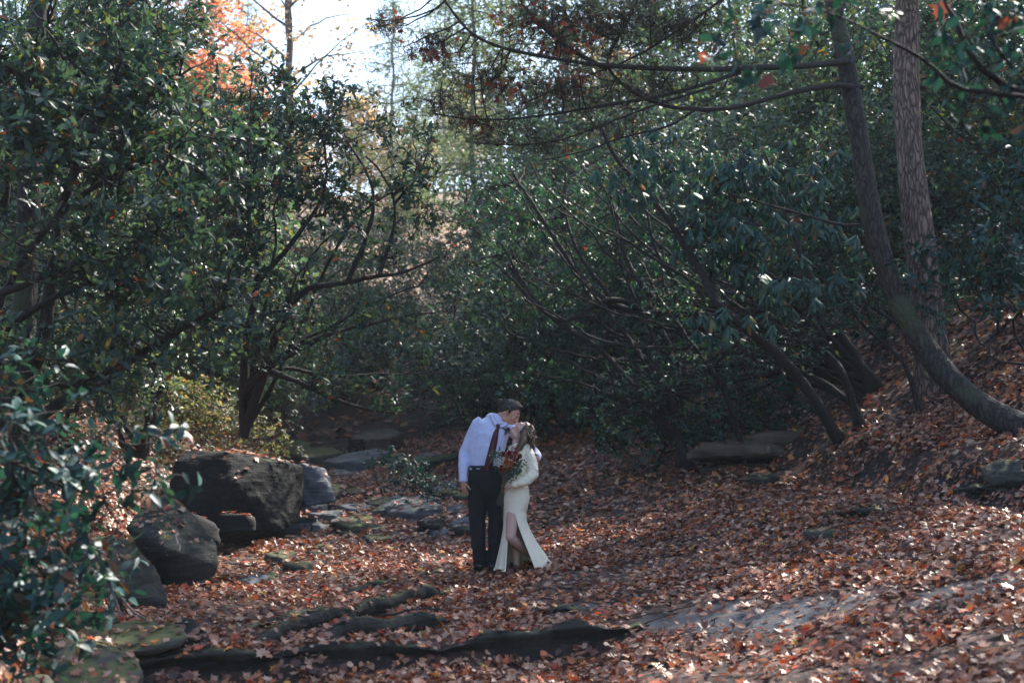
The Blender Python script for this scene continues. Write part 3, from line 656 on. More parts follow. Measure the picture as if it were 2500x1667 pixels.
M3 = [stem([(560, 1000, 16.6), (600, 880, 16.3), (640, 760, 16.2), (690, 662, 16), (780, 655, 16), (850, 638, 16), (930, 628, 15.9), (1010, 590, 15.9)], 26, 5, g=gl, wob=.02),
      stem([(800, 645, 16), (835, 560, 16), (862, 480, 16), (850, 400, 16.1), (800, 330, 16.2)], 13, 5, g=gl, wob=.02),
      stem([(870, 635, 16), (905, 540, 16), (905, 460, 16), (880, 400, 16), (840, 360, 16)], 10, 4, g=gl, wob=.02),
      stem([(905, 470, 16), (960, 400, 16), (985, 340, 16)], 8, 3, g=gl, wob=.02),
      stem([(560, 990, 16.6), (560, 800, 16.4), (600, 640, 16.2), (560, 480, 16.2), (600, 330, 16.4)], 24, 6, g=gl),
      stem([(600, 640, 16.2), (700, 520, 16.1), (760, 430, 16.2), (740, 300, 16.4)], 14, 5, g=gl),
      stem([(620, 852, 15.8), (660, 868, 15.8), (700, 884, 15.8), (780, 922, 15.7), (850, 942, 15.7), (905, 948, 15.7)], 15, 5, g=gl, wob=.01),
      stem([(560, 900, 16.3), (600, 860, 16), (625, 852, 15.8)], 18, 14, g=gl, wob=.01)]
for k in range(9):
    tx, ty = gl.uniform(680, 1040), gl.uniform(360, 900); yy = gl.uniform(15.4, 16.8)
    M3.append(stem([(560, 1000, 16.6), (590 + gl.normal(0, 25), 860 + gl.normal(0, 30), 16.4), (600 + (tx - 600) * .45, ty + (860 - ty) * .35 + gl.normal(0, 30), (16.4 + yy) / 2), (tx - 60, ty + 20 + gl.normal(0, 20), yy), (tx, ty, yy)], 13, 3.5, g=gl, wob=.05))
plant('laurel_shrub', 'laurel arching over the left of the creek, its rounded green crown against the bright gap', 'shrub', G(560, 1010, 16.8), M3,
      [B(980, 520, 16.4, .35, .5, .3), B(1010, 640, 16.4, .3, .5, .12), B(960, 760, 16.2, .4, .5, .2), B(560, 300, 16.6, 1.15, 1.0, .8), B(730, 250, 16.8, .8, .8, .42), B(880, 270, 16.8, .55, .6, .3), B(680, 400, 16.3, .9, .8, .6), B(500, 470, 16, .9, .8, .7), B(600, 190, 16.8, .5, .6, .3), B(950, 380, 16, .35, .5, .5), B(760, 480, 16.2, .5, .6, .5), B(620, 620, 15.9, .6, .6, .5), B(470, 640, 15.8, .6), B(850, 560, 16, .5, .5, .45), B(700, 740, 15.8, .7, .6, .3), B(830, 700, 15.8, .5, .5, .2), B(540, 780, 15.6, .6, .5, .4), B(760, 860, 15.7, .6, .5, .25), B(890, 900, 15.7, .45, .5, .2)],
      50, 420, 1650, lf(len=.1, n=7, elev=.3, spread=.45), .03, 103, tip_up=.4, orange=24)
plant('laurel_shrub', 'upright laurel behind the tall left one, reaching the top of the picture', 'shrub', G(330, 1000, 19.5),
      [[W(340, 700, 19.3), W(330, 300, 19.2), W(380, 60, 19)], [W(420, 700, 19.3), W(480, 350, 19), W(500, 150, 19)], [W(240, 700, 19.3), W(180, 300, 19.2)], [W(150, 800, 19.3), W(40, 500, 19.2)]],
      [B(330, 80, 19, 1.4), B(150, 250, 19.2, 1.5), B(420, 300, 19, 1.2), B(30, 450, 19.2, 1.3), B(250, 520, 19, 1.2), B(450, 560, 19, 1.0), B(380, 760, 19.3, 1.0, 1, .6), B(130, 760, 19.2, 1.3, 1, .8), ],
      40, 300, 1500, lf(len=.115, n=8, elev=.3, spread=.5), .05, 104, tip_up=.4)
plant('ground_shrub', 'sunlit yellow green bush of small leaves behind the black boulder', 'shrub', G(500, 1020, 21.5),
      [[W(480, 960, 21.3)], [W(560, 980, 21)], [W(400, 930, 21.5)]],
      [B(450, 950, 21, .75, .7, .4), B(540, 985, 20.8, .55, .6, .3), B(380, 900, 21.5, .6, .6, .4), B(610, 1015, 20.6, .4, .4, .18), B(350, 1000, 20.8, .6, .5, .35), B(430, 1040, 20.2, .5, .4, .2)],
      12, 120, 900, lf(mat='sunny', len=.075, n=7, w=.5, elev=.3), .015, 105, tip_up=.6)
plant('creekside_shrub', 'low dark teal shrub trailing into the creek bed left of the man', 'shrub', G(1010, 1100, 20.5),
      [[W(960, 1078, 20.3), W(920, 1062, 20.2)], [W(980, 1100, 20.2), W(900, 1105, 20)]],
      [B(930, 1072, 20.2, .3, .3, .08), B(905, 1050, 20.2, .16, .25, .06), B(925, 1108, 20, .35, .3, .06), B(990, 1105, 20.2, .35, .3, .07)],
      6, 36, 130, lf(mat='laurel_shade_blue', len=.085, n=7, w=.36, elev=-.3), .014, 106, tip_up=.5)
# ---- backdrop thicket filling the valley (a few sources, then copies)
def backshrub(label, Y, vx, vy, r, seed, mat='thicket', h=1.0):
    c = G(vx, vy, Y)
    bl = [((c[0] + gx * r, c[1] + gy * r * .6, c[2] + gzz * r * h), (r * s, r * s * .8, r * s * .7)) for gx, gy, gzz, s in [(0, 0, 1.0, .9), (-.8, -.1, .7, .7), (.8, .1, .75, .7), (.3, -.4, .45, .75), (-.4, .3, 1.5, .6), (-.5, -.5, .35, .6), (.5, .2, 1.7, .5)]]
    return plant('laurel_thicket', label, 'shrub', c, [[np.array(bl[0][0])], [np.array(bl[1][0])], [np.array(bl[2][0])], [np.array(bl[4][0])]], bl, 16, 200, 1700,
                 lf(tmpl='oval' if Y < 24 else 'far', mat=mat, len=.085, n=9, w=.42 if Y < 24 else .5, elev=-.05, spread=.55, jit=.05), .035, seed, 'evergreen thicket filling the valley behind the couple', tip_up=.45, shell=.6, clump=0)
s1 = backshrub('dense evergreen thicket straight behind the couple', 26, 1230, 1010, 2.0, 201)
s2 = backshrub('dense thicket between the creek head and the couple', 31, 1120, 1000, 2.1, 202)
s3 = backshrub('shaded thicket at the head of the creek bed', 34, 620, 990, 2.2, 203)
gb = random.Random(5)
spots = [(s2, 1330, 26, 'low thicket right of the bride, under the arching stems'), (s1, 1520, 26, 'thicket at the foot of the right bank'), (s3, 860, 38, 'thicket closing the view above the tan overhanging rock'),
         (s1, 560, 31, 'thicket behind the sunlit yellow green bush'), (s2, 420, 27, 'thicket beyond the left stems'), (s3, 200, 24, 'thicket seen low between the left stems'), (s1, 1100, 32, 'second row thicket above the man\'s head'),
         (s2, 1400, 32, 'second row thicket above the bride\'s head'), (s3, 1650, 30, 'thicket high on the right slope'), (s1, 1850, 27, 'thicket left of the two big trunks'), (s2, 300, 34, 'rear thicket on the left slope'), (s3, 60, 30, 'rear thicket at the left edge'),
         (s1, 760, 37, 'rear thicket under the pale hillside'), (s3, 1230, 39, 'third row thicket over the couple'), (s1, 1550, 37, 'third row thicket on the right slope'), (s2, 1950, 31, 'thicket behind the reddish trunk'),
         (s3, 2130, 26, 'thicket right of the reddish trunk'), (s1, 2280, 23, 'thicket at the right edge halfway up'), (s2, 2200, 32, 'rear thicket at the upper right'), (s3, 1750, 38, 'rear thicket at the upper right centre'), (s1, 500, 42, 'far thicket left of the pale hillside'),
         (s3, 110, 18, 'low thicket on the left bank behind the near laurel'), (s2, 520, 27, 'thicket right behind the black boulder')]
for src, vx, Y, lb in spots:
    p = W(vx, 900, Y); copy_tree(src, (p[0], p[1], gz(p[0], p[1]) - .1), gb.uniform(0, 6.28), gb.uniform(.95, 1.25), lb)
# taller ones further up
for src, vx, Y, sc, lb in [(s1, 1300, 31, 1.6, 'tall thicket above the bride'), (s3, 1850, 31, 2.0, 'tall thicket filling the gap left of the trunks'), (s1, 2050, 25, 1.6, 'tall thicket just behind the two big trunks'), (s3, 1270, 36, 1.6, 'tall thicket right of the pale hillside'), 
                           (s1, 2250, 28, 1.9, 'tall thicket on the upper right slope'), (s2, 300, 26, 1.9, 'tall thicket behind the left laurels'), (s3, 60, 22, 1.7, 'tall thicket at the left edge'), (s1, 480, 34, 1.8, 'tall thicket below the orange maple'), (s3, 1480, 40, 2.2, 'tall thicket below the hemlocks')]:
    p = W(vx, 900, Y); copy_tree(src, (p[0], p[1], gz(p[0], p[1]) - .1), gb.uniform(0, 6.28), sc, lb)

# ---- right side: drooping rhododendron with long arching stems off the bank
gr = np.random.default_rng(91)
YB = float(ongnd(1925, 1012)[1]) - .05
RS = [stem([(1925, 1010, YB), (1900, 960, YB - .2), (1830, 860, YB * .6 + 6.6), (1760, 790, YB * .3 + 11.6), (1690, 740, 16.7), (1640, 690, 16.8)], 32, 18, g=gr, wob=.01),
      stem([(1640, 690, 16.8), (1620, 640, 16.9), (1570, 560, 17), (1510, 470, 17), (1430, 390, 17), (1395, 330, 17), (1380, 290, 17)], 20, 8, g=gr, wob=.01)]
RT = plant('rhododendron', 'drooping rhododendron whose long leaning stem rises from the bank to the upper middle', 'shrub', G(1925, 1010, YB), RS,
      [B(1700, 560, 17, .8, .8, .5), B(1780, 660, 16.5, .6, .6, .4), B(1620, 480, 17.2, .7, .7, .4), B(1560, 360, 17.3, .7, .7, .3), B(1700, 400, 17.3, .8, .8, .4), B(1880, 640, 16, .45, .5, .3), B(1640, 760, 16.3, .35, .4, .25), B(1480, 330, 17.2, .5, .5, .25), B(1850, 420, 17, .6, .6, .5), B(1430, 430, 17, .35, .5, .3), B(1920, 520, 16.5, .3, .4, .3)],
      30, 140, 340, lf(tmpl='strap', mat='rhodo', len=.17, n=11, w=.2, elev=-.95, spread=.25, jit=.008, curl=.03), .02, 301, tip_up=.9, twigr=.004, orange=8)
RS2 = [stem([(2060, 960, 18.5), (2000, 860, 18.6), (1900, 790, 18.8), (1800, 770, 19), (1700, 745, 19.2), (1600, 720, 19.3), (1500, 722, 19.4), (1400, 700, 19.5), (1330, 640, 19.6), (1280, 560, 19.7), (1230, 480, 19.8), (1180, 400, 20)], 30, 7, g=gr, wob=.04),
       stem([(1990, 870, 18.6), (1960, 800, 18.7), (1880, 720, 18.9), (1800, 705, 19), (1720, 720, 19.2), (1640, 770, 19.4), (1560, 740, 19.4), (1500, 690, 19.5), (1440, 620, 19.6), (1420, 540, 19.8), (1400, 440, 20)], 28, 7, g=gr, wob=.04),
       stem([(1700, 745, 19.2), (1620, 700, 19.1), (1540, 640, 19.2), (1500, 560, 19.3), (1480, 460, 19.4)], 16, 5, g=gr),
       stem([(1500, 722, 19.4), (1420, 680, 19.4), (1360, 700, 19.4), (1300, 740, 19.4), (1240, 710, 19.5), (1180, 640, 19.6), (1130, 600, 19.8)], 16, 5, g=gr),
       stem([(1560, 1010, 19), (1500, 930, 19.2), (1440, 880, 19.3), (1380, 800, 19.5), (1300, 760, 19.6), (1220, 690, 19.8), (1150, 560, 20)], 24, 6, g=gr),
       stem([(1560, 1010, 19), (1540, 900, 19), (1480, 820, 19.2), (1500, 760, 19.3)], 22, 10, g=gr),
       stem([(1700, 790, 19), (1620, 850, 19), (1540, 900, 19), (1460, 930, 19.2), (1380, 960, 19.4), (1300, 950, 19.6)], 14, 5, g=gr),
       stem([(1900, 700, 18.9), (1850, 600, 19), (1800, 480, 19.2), (1760, 360, 19.4)], 16, 6, g=gr),
       stem([(1380, 800, 19.5), (1420, 700, 19.6), (1330, 600, 19.8), (1290, 480, 20), (1300, 380, 20)], 12, 5, g=gr)]
for k in range(34):
    tx, ty = gr.uniform(1120, 1640), gr.uniform(380, 930); yy = gr.uniform(18.6, 20.2)
    bx, by, bY = [(2060, 960, 18.5), (1560, 1010, 19), (1990, 870, 18.6)][k % 3]
    m1 = bx + (tx - bx) * .3; m2 = bx + (tx - bx) * .68
    RS2.append(stem([(bx, by, bY), (m1, by + (ty - by) * .35 - 40 + gr.normal(0, 30), bY + (yy - bY) * .3), (m2, by + (ty - by) * .6 + gr.normal(0, 45), bY + (yy - bY) * .7), (tx + 40, ty + gr.normal(0, 30), yy), (tx, ty - 30, yy)], gr.uniform(6, 17), 3, g=gr, wob=.08))
plant('rhododendron', 'great tangled rhododendron with dark snaking branches to the right of the couple', 'shrub', G(2060, 960, 18.5), RS2,
      [B(1250, 520, 20.9, 1.1, .8, .7), B(1400, 420, 20.9, 1.0, .8, .5), B(1550, 400, 20.7, 1.1, .8, .6), B(1150, 440, 20.9, .8, .7, .5), B(1450, 580, 20.7, .9, .7, .5), B(1300, 680, 20.7, .8, .7, .5), B(1750, 400, 20.4, 1.0, .8, .6), B(1180, 640, 20.8, .7, .6, .45), B(1350, 860, 20.5, .9, .6, .4), B(1500, 820, 20.4, .7, .6, .4), B(1250, 900, 20.7, .7, .6, .3), B(1650, 600, 20.5, .9, .7, .5), B(1850, 560, 20.1, .8, .6, .6), B(1560, 950, 20.2, .6, .5, .25)],
      70, 620, 1350, lf(mat='rhodo', len=.1, n=8, w=.4, elev=-.45, spread=.45), .03, 302, tip_up=.7, orange=30)
plant('laurel_shrub', 'bluish laurel growing in front of the reddish trunk on the right bank', 'shrub', G(2380, 760, 15.6),
      [[W(2250, 700, 15.2), W(2130, 620, 15)], [W(2300, 620, 15.2), W(2200, 560, 15)], [W(2360, 500, 15.3), W(2280, 430, 15.2)]],
      [B(2150, 590, 15, .35, .4, .18), B(2250, 570, 15, .5, .5, .25), B(2330, 530, 15.2, .5, .5, .4), B(2320, 650, 15, .45, .5, .2), B(2100, 650, 15, .2, .3, .15), B(2220, 680, 15, .3, .4, .15), B(2340, 380, 15.3, .5, .5, .4), B(2130, 720, 15, .2, .2, .12)],
      14, 90, 420, lf(mat='laurel_shade_blue', len=.1, n=7, elev=.1, spread=.45), .016, 303, tip_up=.4, orange=3)
plant('laurel_shrub', 'sparse laurel high in the upper right corner behind the trunks', 'shrub', G(2300, 700, 19),
      [[W(2260, 450, 19), W(2200, 250, 19)], [W(2330, 350, 19), W(2330, 100, 19)]],
      [B(2200, 150, 19, 1.0), B(2330, 250, 19, 1.0), B(2180, 380, 19, .6), B(2330, 60, 19, .8), B(2000, 120, 19.5, .7), B(2050, 330, 20, .6), B(2300, 450, 19, .7)],
      24, 160, 700, lf(mat='laurel', len=.11, n=8, elev=.1, spread=.5), .03, 304, tip_up=.4)
for vx, vy, Y, r, sd_, lb in [(1500, 1000, 19.5, .8, 311, 'low laurel at the foot of the bank right of the bride'), (1750, 930, 19, .8, 312, 'low teal laurel under the snaking branches'), (2000, 800, 20, 1.0, 313, 'laurel between the drooping rhododendron and the leaning trunk'), (2290, 780, 18, .9, 314, 'laurel on the slope right of the trunks'), (1650, 850, 21, 1.1, 315, 'dense laurel behind the leaning stem')]:
    c_ = G(vx, vy, Y)
    plant('laurel_shrub', lb, 'shrub', c_, [[c_ + [0, 0, r * .8], c_ + [-.4 * r, 0, r * 1.3]], [c_ + [.5 * r, 0, r]]], [(c_ + [0, 0, r * .9], (r, r * .7, r * .6)), (c_ + [-.7 * r, 0, r * .6], (r * .7, r * .5, r * .4)), (c_ + [.7 * r, 0, r * .8], (r * .6, r * .5, r * .4))],
          8, 60, 330, lf(mat='rhodo', len=.1, n=7, w=.4, elev=-.2), .02, sd_, tip_up=.6)
gr = np.random.default_rng(95)
RB = [stem([(2240, 1010, 16.5), (2200, 860, 16.8), (2100, 760, 17), (2000, 690, 17.2), (1900, 660, 17.4)], 14, 5, g=gr, wob=.05),
      stem([(1960, 930, 17.5), (1930, 850, 17.4), (1850, 790, 17.5), (1760, 770, 17.6), (1690, 800, 17.8), (1600, 840, 18)], 22, 6, g=gr, wob=.05),
      stem([(1960, 930, 17.5), (1880, 870, 17.6), (1800, 850, 17.8), (1700, 870, 18), (1560, 900, 18.2), (1400, 960, 18.4)], 18, 5, g=gr, wob=.05),
      stem([(1700, 1010, 18.2), (1660, 900, 18), (1600, 800, 18), (1520, 700, 18.1), (1470, 600, 18.2)], 15, 5, g=gr, wob=.05),
      stem([(2100, 900, 17), (2060, 820, 17), (1980, 760, 17.2), (1940, 690, 17.3), (1900, 600, 17.4)], 12, 4, g=gr, wob=.05)]
plant('bare_rhododendron', 'tangle of bare dark stems sprawling over the right bank', 'shrub', G(1960, 930, 17.5), RB,
      [B(1800, 800, 17.6, .7, .6, .4), B(1600, 850, 18, .7, .6, .4), B(1950, 700, 17.3, .6, .6, .4), B(1450, 900, 18.3, .6, .5, .4), B(1550, 680, 18.1, .6, .5, .4)],
      60, 300, 900, lf(mat='rhodo', len=.09, n=2, w=.4, elev=-.4), .02, 316, tip_up=.6, twigr=.0035, clump=0)
plant('overhanging_branch', 'blurred leafy branch hanging into the top right corner close to the camera', 'branch', W(2560, 330, 6.6),
      [stem([(2560, 330, 6.6), (2420, 230, 6.6), (2330, 210, 6.6), (2250, 150, 6.5), (2180, 30, 6.5), (2150, -80, 6.5)], 26, 8, g=gr),
       stem([(2420, 230, 6.6), (2300, 215, 6.5), (2180, 205, 6.4), (2090, 130, 6.4), (2000, 70, 6.3), (1900, 20, 6.3), (1800, 10, 6.3)], 14, 5, g=gr),
       stem([(2400, 240, 6.6), (2290, 120, 6.6), (2260, -20, 6.6)], 12, 5, g=gr)],
      [B(1930, 40, 6.3, .22, .25, .12), B(2060, 30, 6.3, .22, .25, .12), B(1740, 60, 6.3, .16, .2, .12), B(2200, 110, 6.4, .22, .25, .16), B(2310, 180, 6.5, .16, .25, .14), B(1850, 110, 6.3, .12, .2, .07), B(2330, 40, 6.5, .25, .25, .16), B(2080, 140, 6.4, .12, .2, .07), B(2220, 250, 6.4, .12, .2, .07), B(1690, 140, 6.3, .07, .15, .05)],
      6, 26, 75, lf(mat='laurel_shade_blue', len=.085, n=6, w=.5, elev=-.1, spread=.5), .012, 305, tip_up=.3, orange=8)

# ---- the two big trunks on the right
def trunk_tree(name, label, line, w0, w1, mat, seed, limbs, crown, twig=None):
    g = np.random.default_rng(seed)
    base = W(*line[0]); base[2] = gz(base[0], base[1]) - .35
    root = tag(empty(name, base), label, 'tree')
    pl = smooth_line([base] + [W(*p) for p in line[1:]], .1, g, .02)
    n = len(pl); k = 1.063 / FPX * line[0][2] / 2
    t = np.linspace(0, 1, n)
    rad = (w0 + (w1 - w0) * t) * k * (1 + .5 * np.exp(-t * 22)) * (1 + .035 * np.sin(t * 40 + seed))
    child('trunk', tube_mesh('trunk', [(pl, rad, 16)]), M[mat], root)
    return root, pl, g
T1, pl1, g1 = trunk_tree('leaning_tree', 'big dark tree curving up out of the right bank', [(2440, 1010, 14.2), (2352, 985, 14.4), (2290, 958, 14.6), (2200, 895, 14.8), (2120, 800, 15), (2060, 690, 15), (2015, 560, 15), (1990, 430, 15), (1962, 250, 15), (1935, 100, 15), (1905, -20, 15), (1900, -300, 15.2), (1960, -800, 15.5)], 64, 24, 'bark_dark', 1, None, None)
T2, pl2, g2 = trunk_tree('straight_tree', 'tall reddish grey trunk standing just behind the curving dark one', [(2150, 900, 17.6), (2140, 800, 17.6), (2125, 640, 17.6), (2108, 500, 17.6), (2092, 350, 17.7), (2082, 200, 17.8), (2085, 50, 17.9), (2090, -100, 18), (2080, -700, 18.2), (2090, -1500, 18.4)], 74, 26, 'bark_pink', 2, None, None)
T0, pl0, gq = trunk_tree('dark_trunk_tree', 'dark upright trunk in the top left corner among the laurels', [(45, 1000, 13), (60, 700, 12.9), (72, 400, 12.8), (85, 150, 12.7), (90, -20, 12.7), (100, -600, 12.7)], 60, 36, 'bark_dark', 3, None, None)
def crown_on(root, blobs, n, seed, mat='canopy', ln=.16, per=10):
    g = np.random.default_rng(seed)
    cc = inblobs(blobs, 34, g, .6); tips = cc[g.integers(0, len(cc), n)] + g.normal(0, .42, (n, 3)) * [1, 1, .5]  # crowns out of view, clumped so gaps let sun patches through
    ax = unit(g.normal(0, .5, tips.shape) + np.array([0, 0, 1.]))
    pos, d, nn, L_ = whorls(tips, ax, per, .0, .5, ln, None, 'far', g, jit=.28)
    child('crown', leaf_cloud('crown', pos, d, nn, L_, L_ * .7, 'far', g=g), M[mat], root)
    # boughs from the trunk into the crown
    o = np.array(root.location); top = None
    hubs = inblobs(blobs, 26, g, .7); tb = []
    tr = [c for c in root.children if c.name.startswith('trunk')][0]
    co = np.array([v.co for v in tr.data.vertices]) + o
    hi = co[co[:, 2] > np.percentile(co[:, 2], 45)]
    for h in hubs:
        a = hi[np.argmin(np.linalg.norm(hi - (h - np.array([0, 0, 1.5])), axis=1))]
        pl = smooth_line([a, (a + h) / 2 + g.normal(0, .3, 3), h], .25, g, .2); tb.append((pl, np.linspace(.06, .012, len(pl)), 5))
    child('limb', tube_mesh('limb', tb), tr.data.materials[0], root)
crown_on(T1, [((5, 17, 9.5), (3.2, 3, 1.8)), ((2.5, 16, 10), (2.5, 2.5, 1.4)), ((7.5, 19, 10), (3, 3, 2)), ((4.5, 20, 11.5), (3, 3, 1.6))], 420, 11)
crown_on(T2, [((5, 21, 12.5), (3.5, 3, 2)), ((8.5, 22, 13), (3, 3, 2)), ((2.2, 21, 13.3), (2.8, 2.5, 1.6)), ((6, 24, 15), (3.5, 3, 2.3))], 420, 12)
crown_on(T0, [((-5, 15, 9.5), (2.8, 3, 1.8)), ((-3, 17, 11), (2.6, 2.5, 1.7)), ((-6, 19, 11.5), (3, 3, 2))], 240, 13)

# long bare limbs reaching left from the curving tree, hemlock-like twigs, dead maple leaves caught in them
gh = np.random.default_rng(401)
LB = [stem([(1965, 140, 15), (1850, 152, 14.6), (1750, 155, 14.3), (1640, 160, 14), (1540, 158, 13.9), (1400, 152, 13.8), (1290, 138, 13.7), (1180, 118, 13.6), (1090, 88, 13.5), (1040, 30, 13.5), (1000, -30, 13.5)], 18, 6, g=gh, wob=.01),
      stem([(1980, 200, 15), (1900, 195, 14.7), (1760, 228, 14.4), (1690, 250, 14.2), (1600, 252, 14), (1520, 245, 13.9), (1445, 205, 13.9), (1395, 160, 13.9), (1400, 120, 13.9), (1450, 40, 13.9), (1480, -40, 13.9)], 15, 6, g=gh, wob=.01),
      stem([(1700, 165, 14.2), (1620, 195, 14), (1500, 225, 13.8), (1400, 240, 13.7), (1280, 262, 13.6), (1180, 275, 13.5), (1080, 276, 13.4), (1000, 262, 13.4)], 10, 4, g=gh, wob=.01),
      stem([(1640, 200, 14), (1540, 230, 13.9), (1430, 270, 13.8), (1330, 310, 13.7), (1230, 335, 13.6), (1100, 330, 13.5)], 7, 3, g=gh, wob=.01),
      stem([(1600, 250, 14), (1540, 290, 13.9), (1440, 310, 13.8), (1340, 350, 13.7), (1240, 370, 13.6)], 6, 3, g=gh, wob=.01),
      stem([(1395, 160, 13.9), (1300, 110, 13.9), (1220, 40, 13.9), (1180, -30, 13.9)], 12, 7, g=gh, wob=.01),
      stem([(1700, -30, 14), (1560, 70, 14), (1450, 140, 13.9), (1330, 180, 13.8), (1200, 240, 13.7)], 8, 3, g=gh, wob=.01),
      stem([(2040, 500, 15.2), (1960, 525, 15), (1880, 505, 14.8), (1760, 470, 14.7), (1660, 440, 14.6)], 9, 4, g=gh, wob=.01)]
NB = [B(1250, 60, 13.8, .6, .8, .3), B(1000, 110, 13.6, .45, .7, .14), B(1120, 180, 13.6, .5, .8, .22), B(1300, 210, 13.7, .65, .8, .22), B(1120, 290, 13.5, .5, .8, .14), B(1400, 60, 13.9, .6, .8, .3), B(1560, 60, 14, .6, .8, .3), B(1000, 230, 13.5, .4, .6, .12), B(1240, 330, 13.6, .4, .6, .1), B(1500, 190, 14, .5, .6, .2), B(1380, 290, 13.8, .4, .5, .1), B(880, 60, 13.5, .25, .5, .1)]
lv = [(inblobs(NB, 60, gh, .7), .010, .005, 4), (inblobs(NB, 420, gh, .6), .005, .003, 3), (inblobs(NB, 2300, gh, .6), .0032, .0018, 3)]
tb, TT, DD = grow(LB, lv, gh, .04)
child('limb', tube_mesh('limb', tb), M['stem'], T1)
gk = gh.choice(len(TT), 1700)
pos = TT[gk]; sd2 = gh.normal(0, .03, pos.shape)
rep = 9
pos = np.repeat(TT, rep, 0) - np.repeat(DD, rep, 0) * gh.uniform(0, .16, (len(TT) * rep, 1)); dd = np.repeat(DD, rep, 0) * .6 + gh.normal(0, .5, pos.shape) * np.array([1, 1, .25])
child('needles', leaf_cloud('needles', pos, dd, np.repeat([[0, 0, 1.]], len(pos), 0) + gh.normal(0, .3, pos.shape), gh.uniform(.03, .06, len(pos)), .012, 'spray', g=gh), M['hemlock_dark'], T1)
CL = [B(1300, 130, 13.8, .55, .6, .3), B(1200, 50, 13.8, .35, .5, .2), B(1000, 120, 13.6, .35, .4, .12), B(930, 30, 13.6, .3, .4, .1), B(1150, 200, 13.6, .5, .5, .25), B(1080, 270, 13.5, .4, .4, .15), B(1300, 330, 13.7, .12, .2, .08), B(1350, 60, 13.9, .4, .4, .2), B(1290, 195, 13.8, .3, .3, .12)]
q = inblobs(CL, 420, gh, .8)
nr = np.array([TT[np.argmin(((TT - p) ** 2).sum(1))] for p in q])
child('withered_leaves', leaf_cloud('withered_leaves', nr + gh.normal(0, .02, nr.shape), gh.normal(0, 1, nr.shape) + np.array([0, 0, -1.]), gh.normal(0, 1, nr.shape), gh.uniform(.04, .085, len(nr)), gh.uniform(.04, .07, len(nr)), 'maple', curl=.4, g=gh), M['redleaf'], T1)
T1['label'] = 'big dark tree curving out of the right bank, bare limbs reaching left'

# ---- far trees on the slopes
def far_tree(name, label, base, h, cr, mat, seed, trunkr=.12, n=700, per=14, ln=.2, conical=False, wm='bark_far', lean=(0, 0), tm='far'):
    g = np.random.default_rng(seed); base = np.array(base, float)
    root = empty(name, base); top = base + np.array([lean[0], lean[1], h])
    pl = smooth_line([base - [0, 0, .2], base + (top - base) * .5 + g.normal(0, .15, 3), top], .4, g, .2)
    child('trunk', tube_mesh('trunk', [(pl, np.linspace(trunkr, trunkr * .15, len(pl)), 9)]), M[wm], root)
    tips = []; tb = []
    nb = 46
    for i in range(nb):
        t = .22 + .76 * i / nb; a = i * 2.4; p0 = pl[int(t * (len(pl) - 1))]
        r = cr * (1.08 - t) * 1.25 if conical else cr * math.sin(min(1, (t - .15) * 1.25) * math.pi) ** .6 * g.uniform(.7, 1.15)
        e = p0 + np.array([math.cos(a) * r, math.sin(a) * r, (-.12 * r if conical else .45 * r) + g.normal(0, .15)])
        q = smooth_line([p0, (p0 + e) / 2 + np.array([0, 0, .1 * r]), e], .3, g, .1); tb.append((q, np.linspace(.035, .008, len(q)), 4))
        m_ = max(4, int(n / nb * (r / cr + .2))); s = g.random((m_, 1)) ** .7
        tips.append(p0 + (e - p0) * s + g.normal(0, .16 * cr * (.25 if conical else .6), (m_, 3)) * np.array([1, 1, .35 if conical else 1]))
    tips = np.concatenate(tips)
    child('branches', tube_mesh('branches', tb), M[wm], root)
    ax = unit(g.normal(0, .35, tips.shape) + np.array([0, 0, 1.]))
    pos, d, nn, L_ = whorls(tips, ax, per, -.1, .35, ln, None, tm, g, jit=ln * .9)
    child('crown', leaf_cloud('crown', pos, d, nn, L_, L_ * (.35 if conical else .75), tm, g=g), M[mat], root)
    return tag(root, label, 'tree')
def gp(vx, Y): p = W(vx, 800, Y); return (p[0], p[1], gz(p[0], p[1]))
far_tree('orange_maple', 'bright orange maple glowing above the left laurels', gp(490, 36), 12.8, 1.6, 'orange', 501, .12, 420, 12, .2)
far_tree('bare_tree', 'thin tree with sparse yellow leaves at the left of the bright gap', gp(640, 33), 15, 2.3, 'yellow', 502, .16, 520, 8, .13)
hm = far_tree('hemlock', 'pale hemlock right of the bright gap', gp(1090, 42), 14, 3.0, 'hemlock', 503, .11, 1000, 8, .26, True, tm='spray')
hm2 = far_tree('hemlock', 'tall soft hemlock behind the bare limbs', gp(1300, 38), 16, 3.4, 'hemlock', 504, .12, 1100, 8, .28, True, tm='spray')
for src, vx, Y, sc, lb in [(hm2, 1500, 42, 1.0, 'hemlock in the middle of the upper right forest'), (hm, 1700, 36, 1.1, 'hemlock behind the upper rhododendron'), (hm2, 1150, 52, 1.15, 'paler hemlock further up the hill'), 
                           (hm, 1900, 44, 1.3, 'hemlock behind the leaning dark tree'),  (hm, 900, 62, .95, 'soft distant hemlock standing in the bright gap'), (hm, 960, 60, .6, 'short hazy hemlock at the edge of the bright gap'), (hm2, 120, 38, 1.0, 'hemlock at the upper left edge'), (hm, 330, 46, 1.0, 'hemlock left of the orange maple'), (hm2, 1020, 75, .95, 'distant hemlock on the hillside crest'), (hm, 560, 62, .8, 'distant hemlock left of the bright gap')]:
    copy_tree(src, gp(vx, Y), gb.uniform(0, 6.28), sc, lb)
om = far_tree('russet_tree', 'russet tree on the far hillside below the bright gap', gp(820, 78), 6, 2.4, 'yellow', 505, .15, 420, 10, .3)
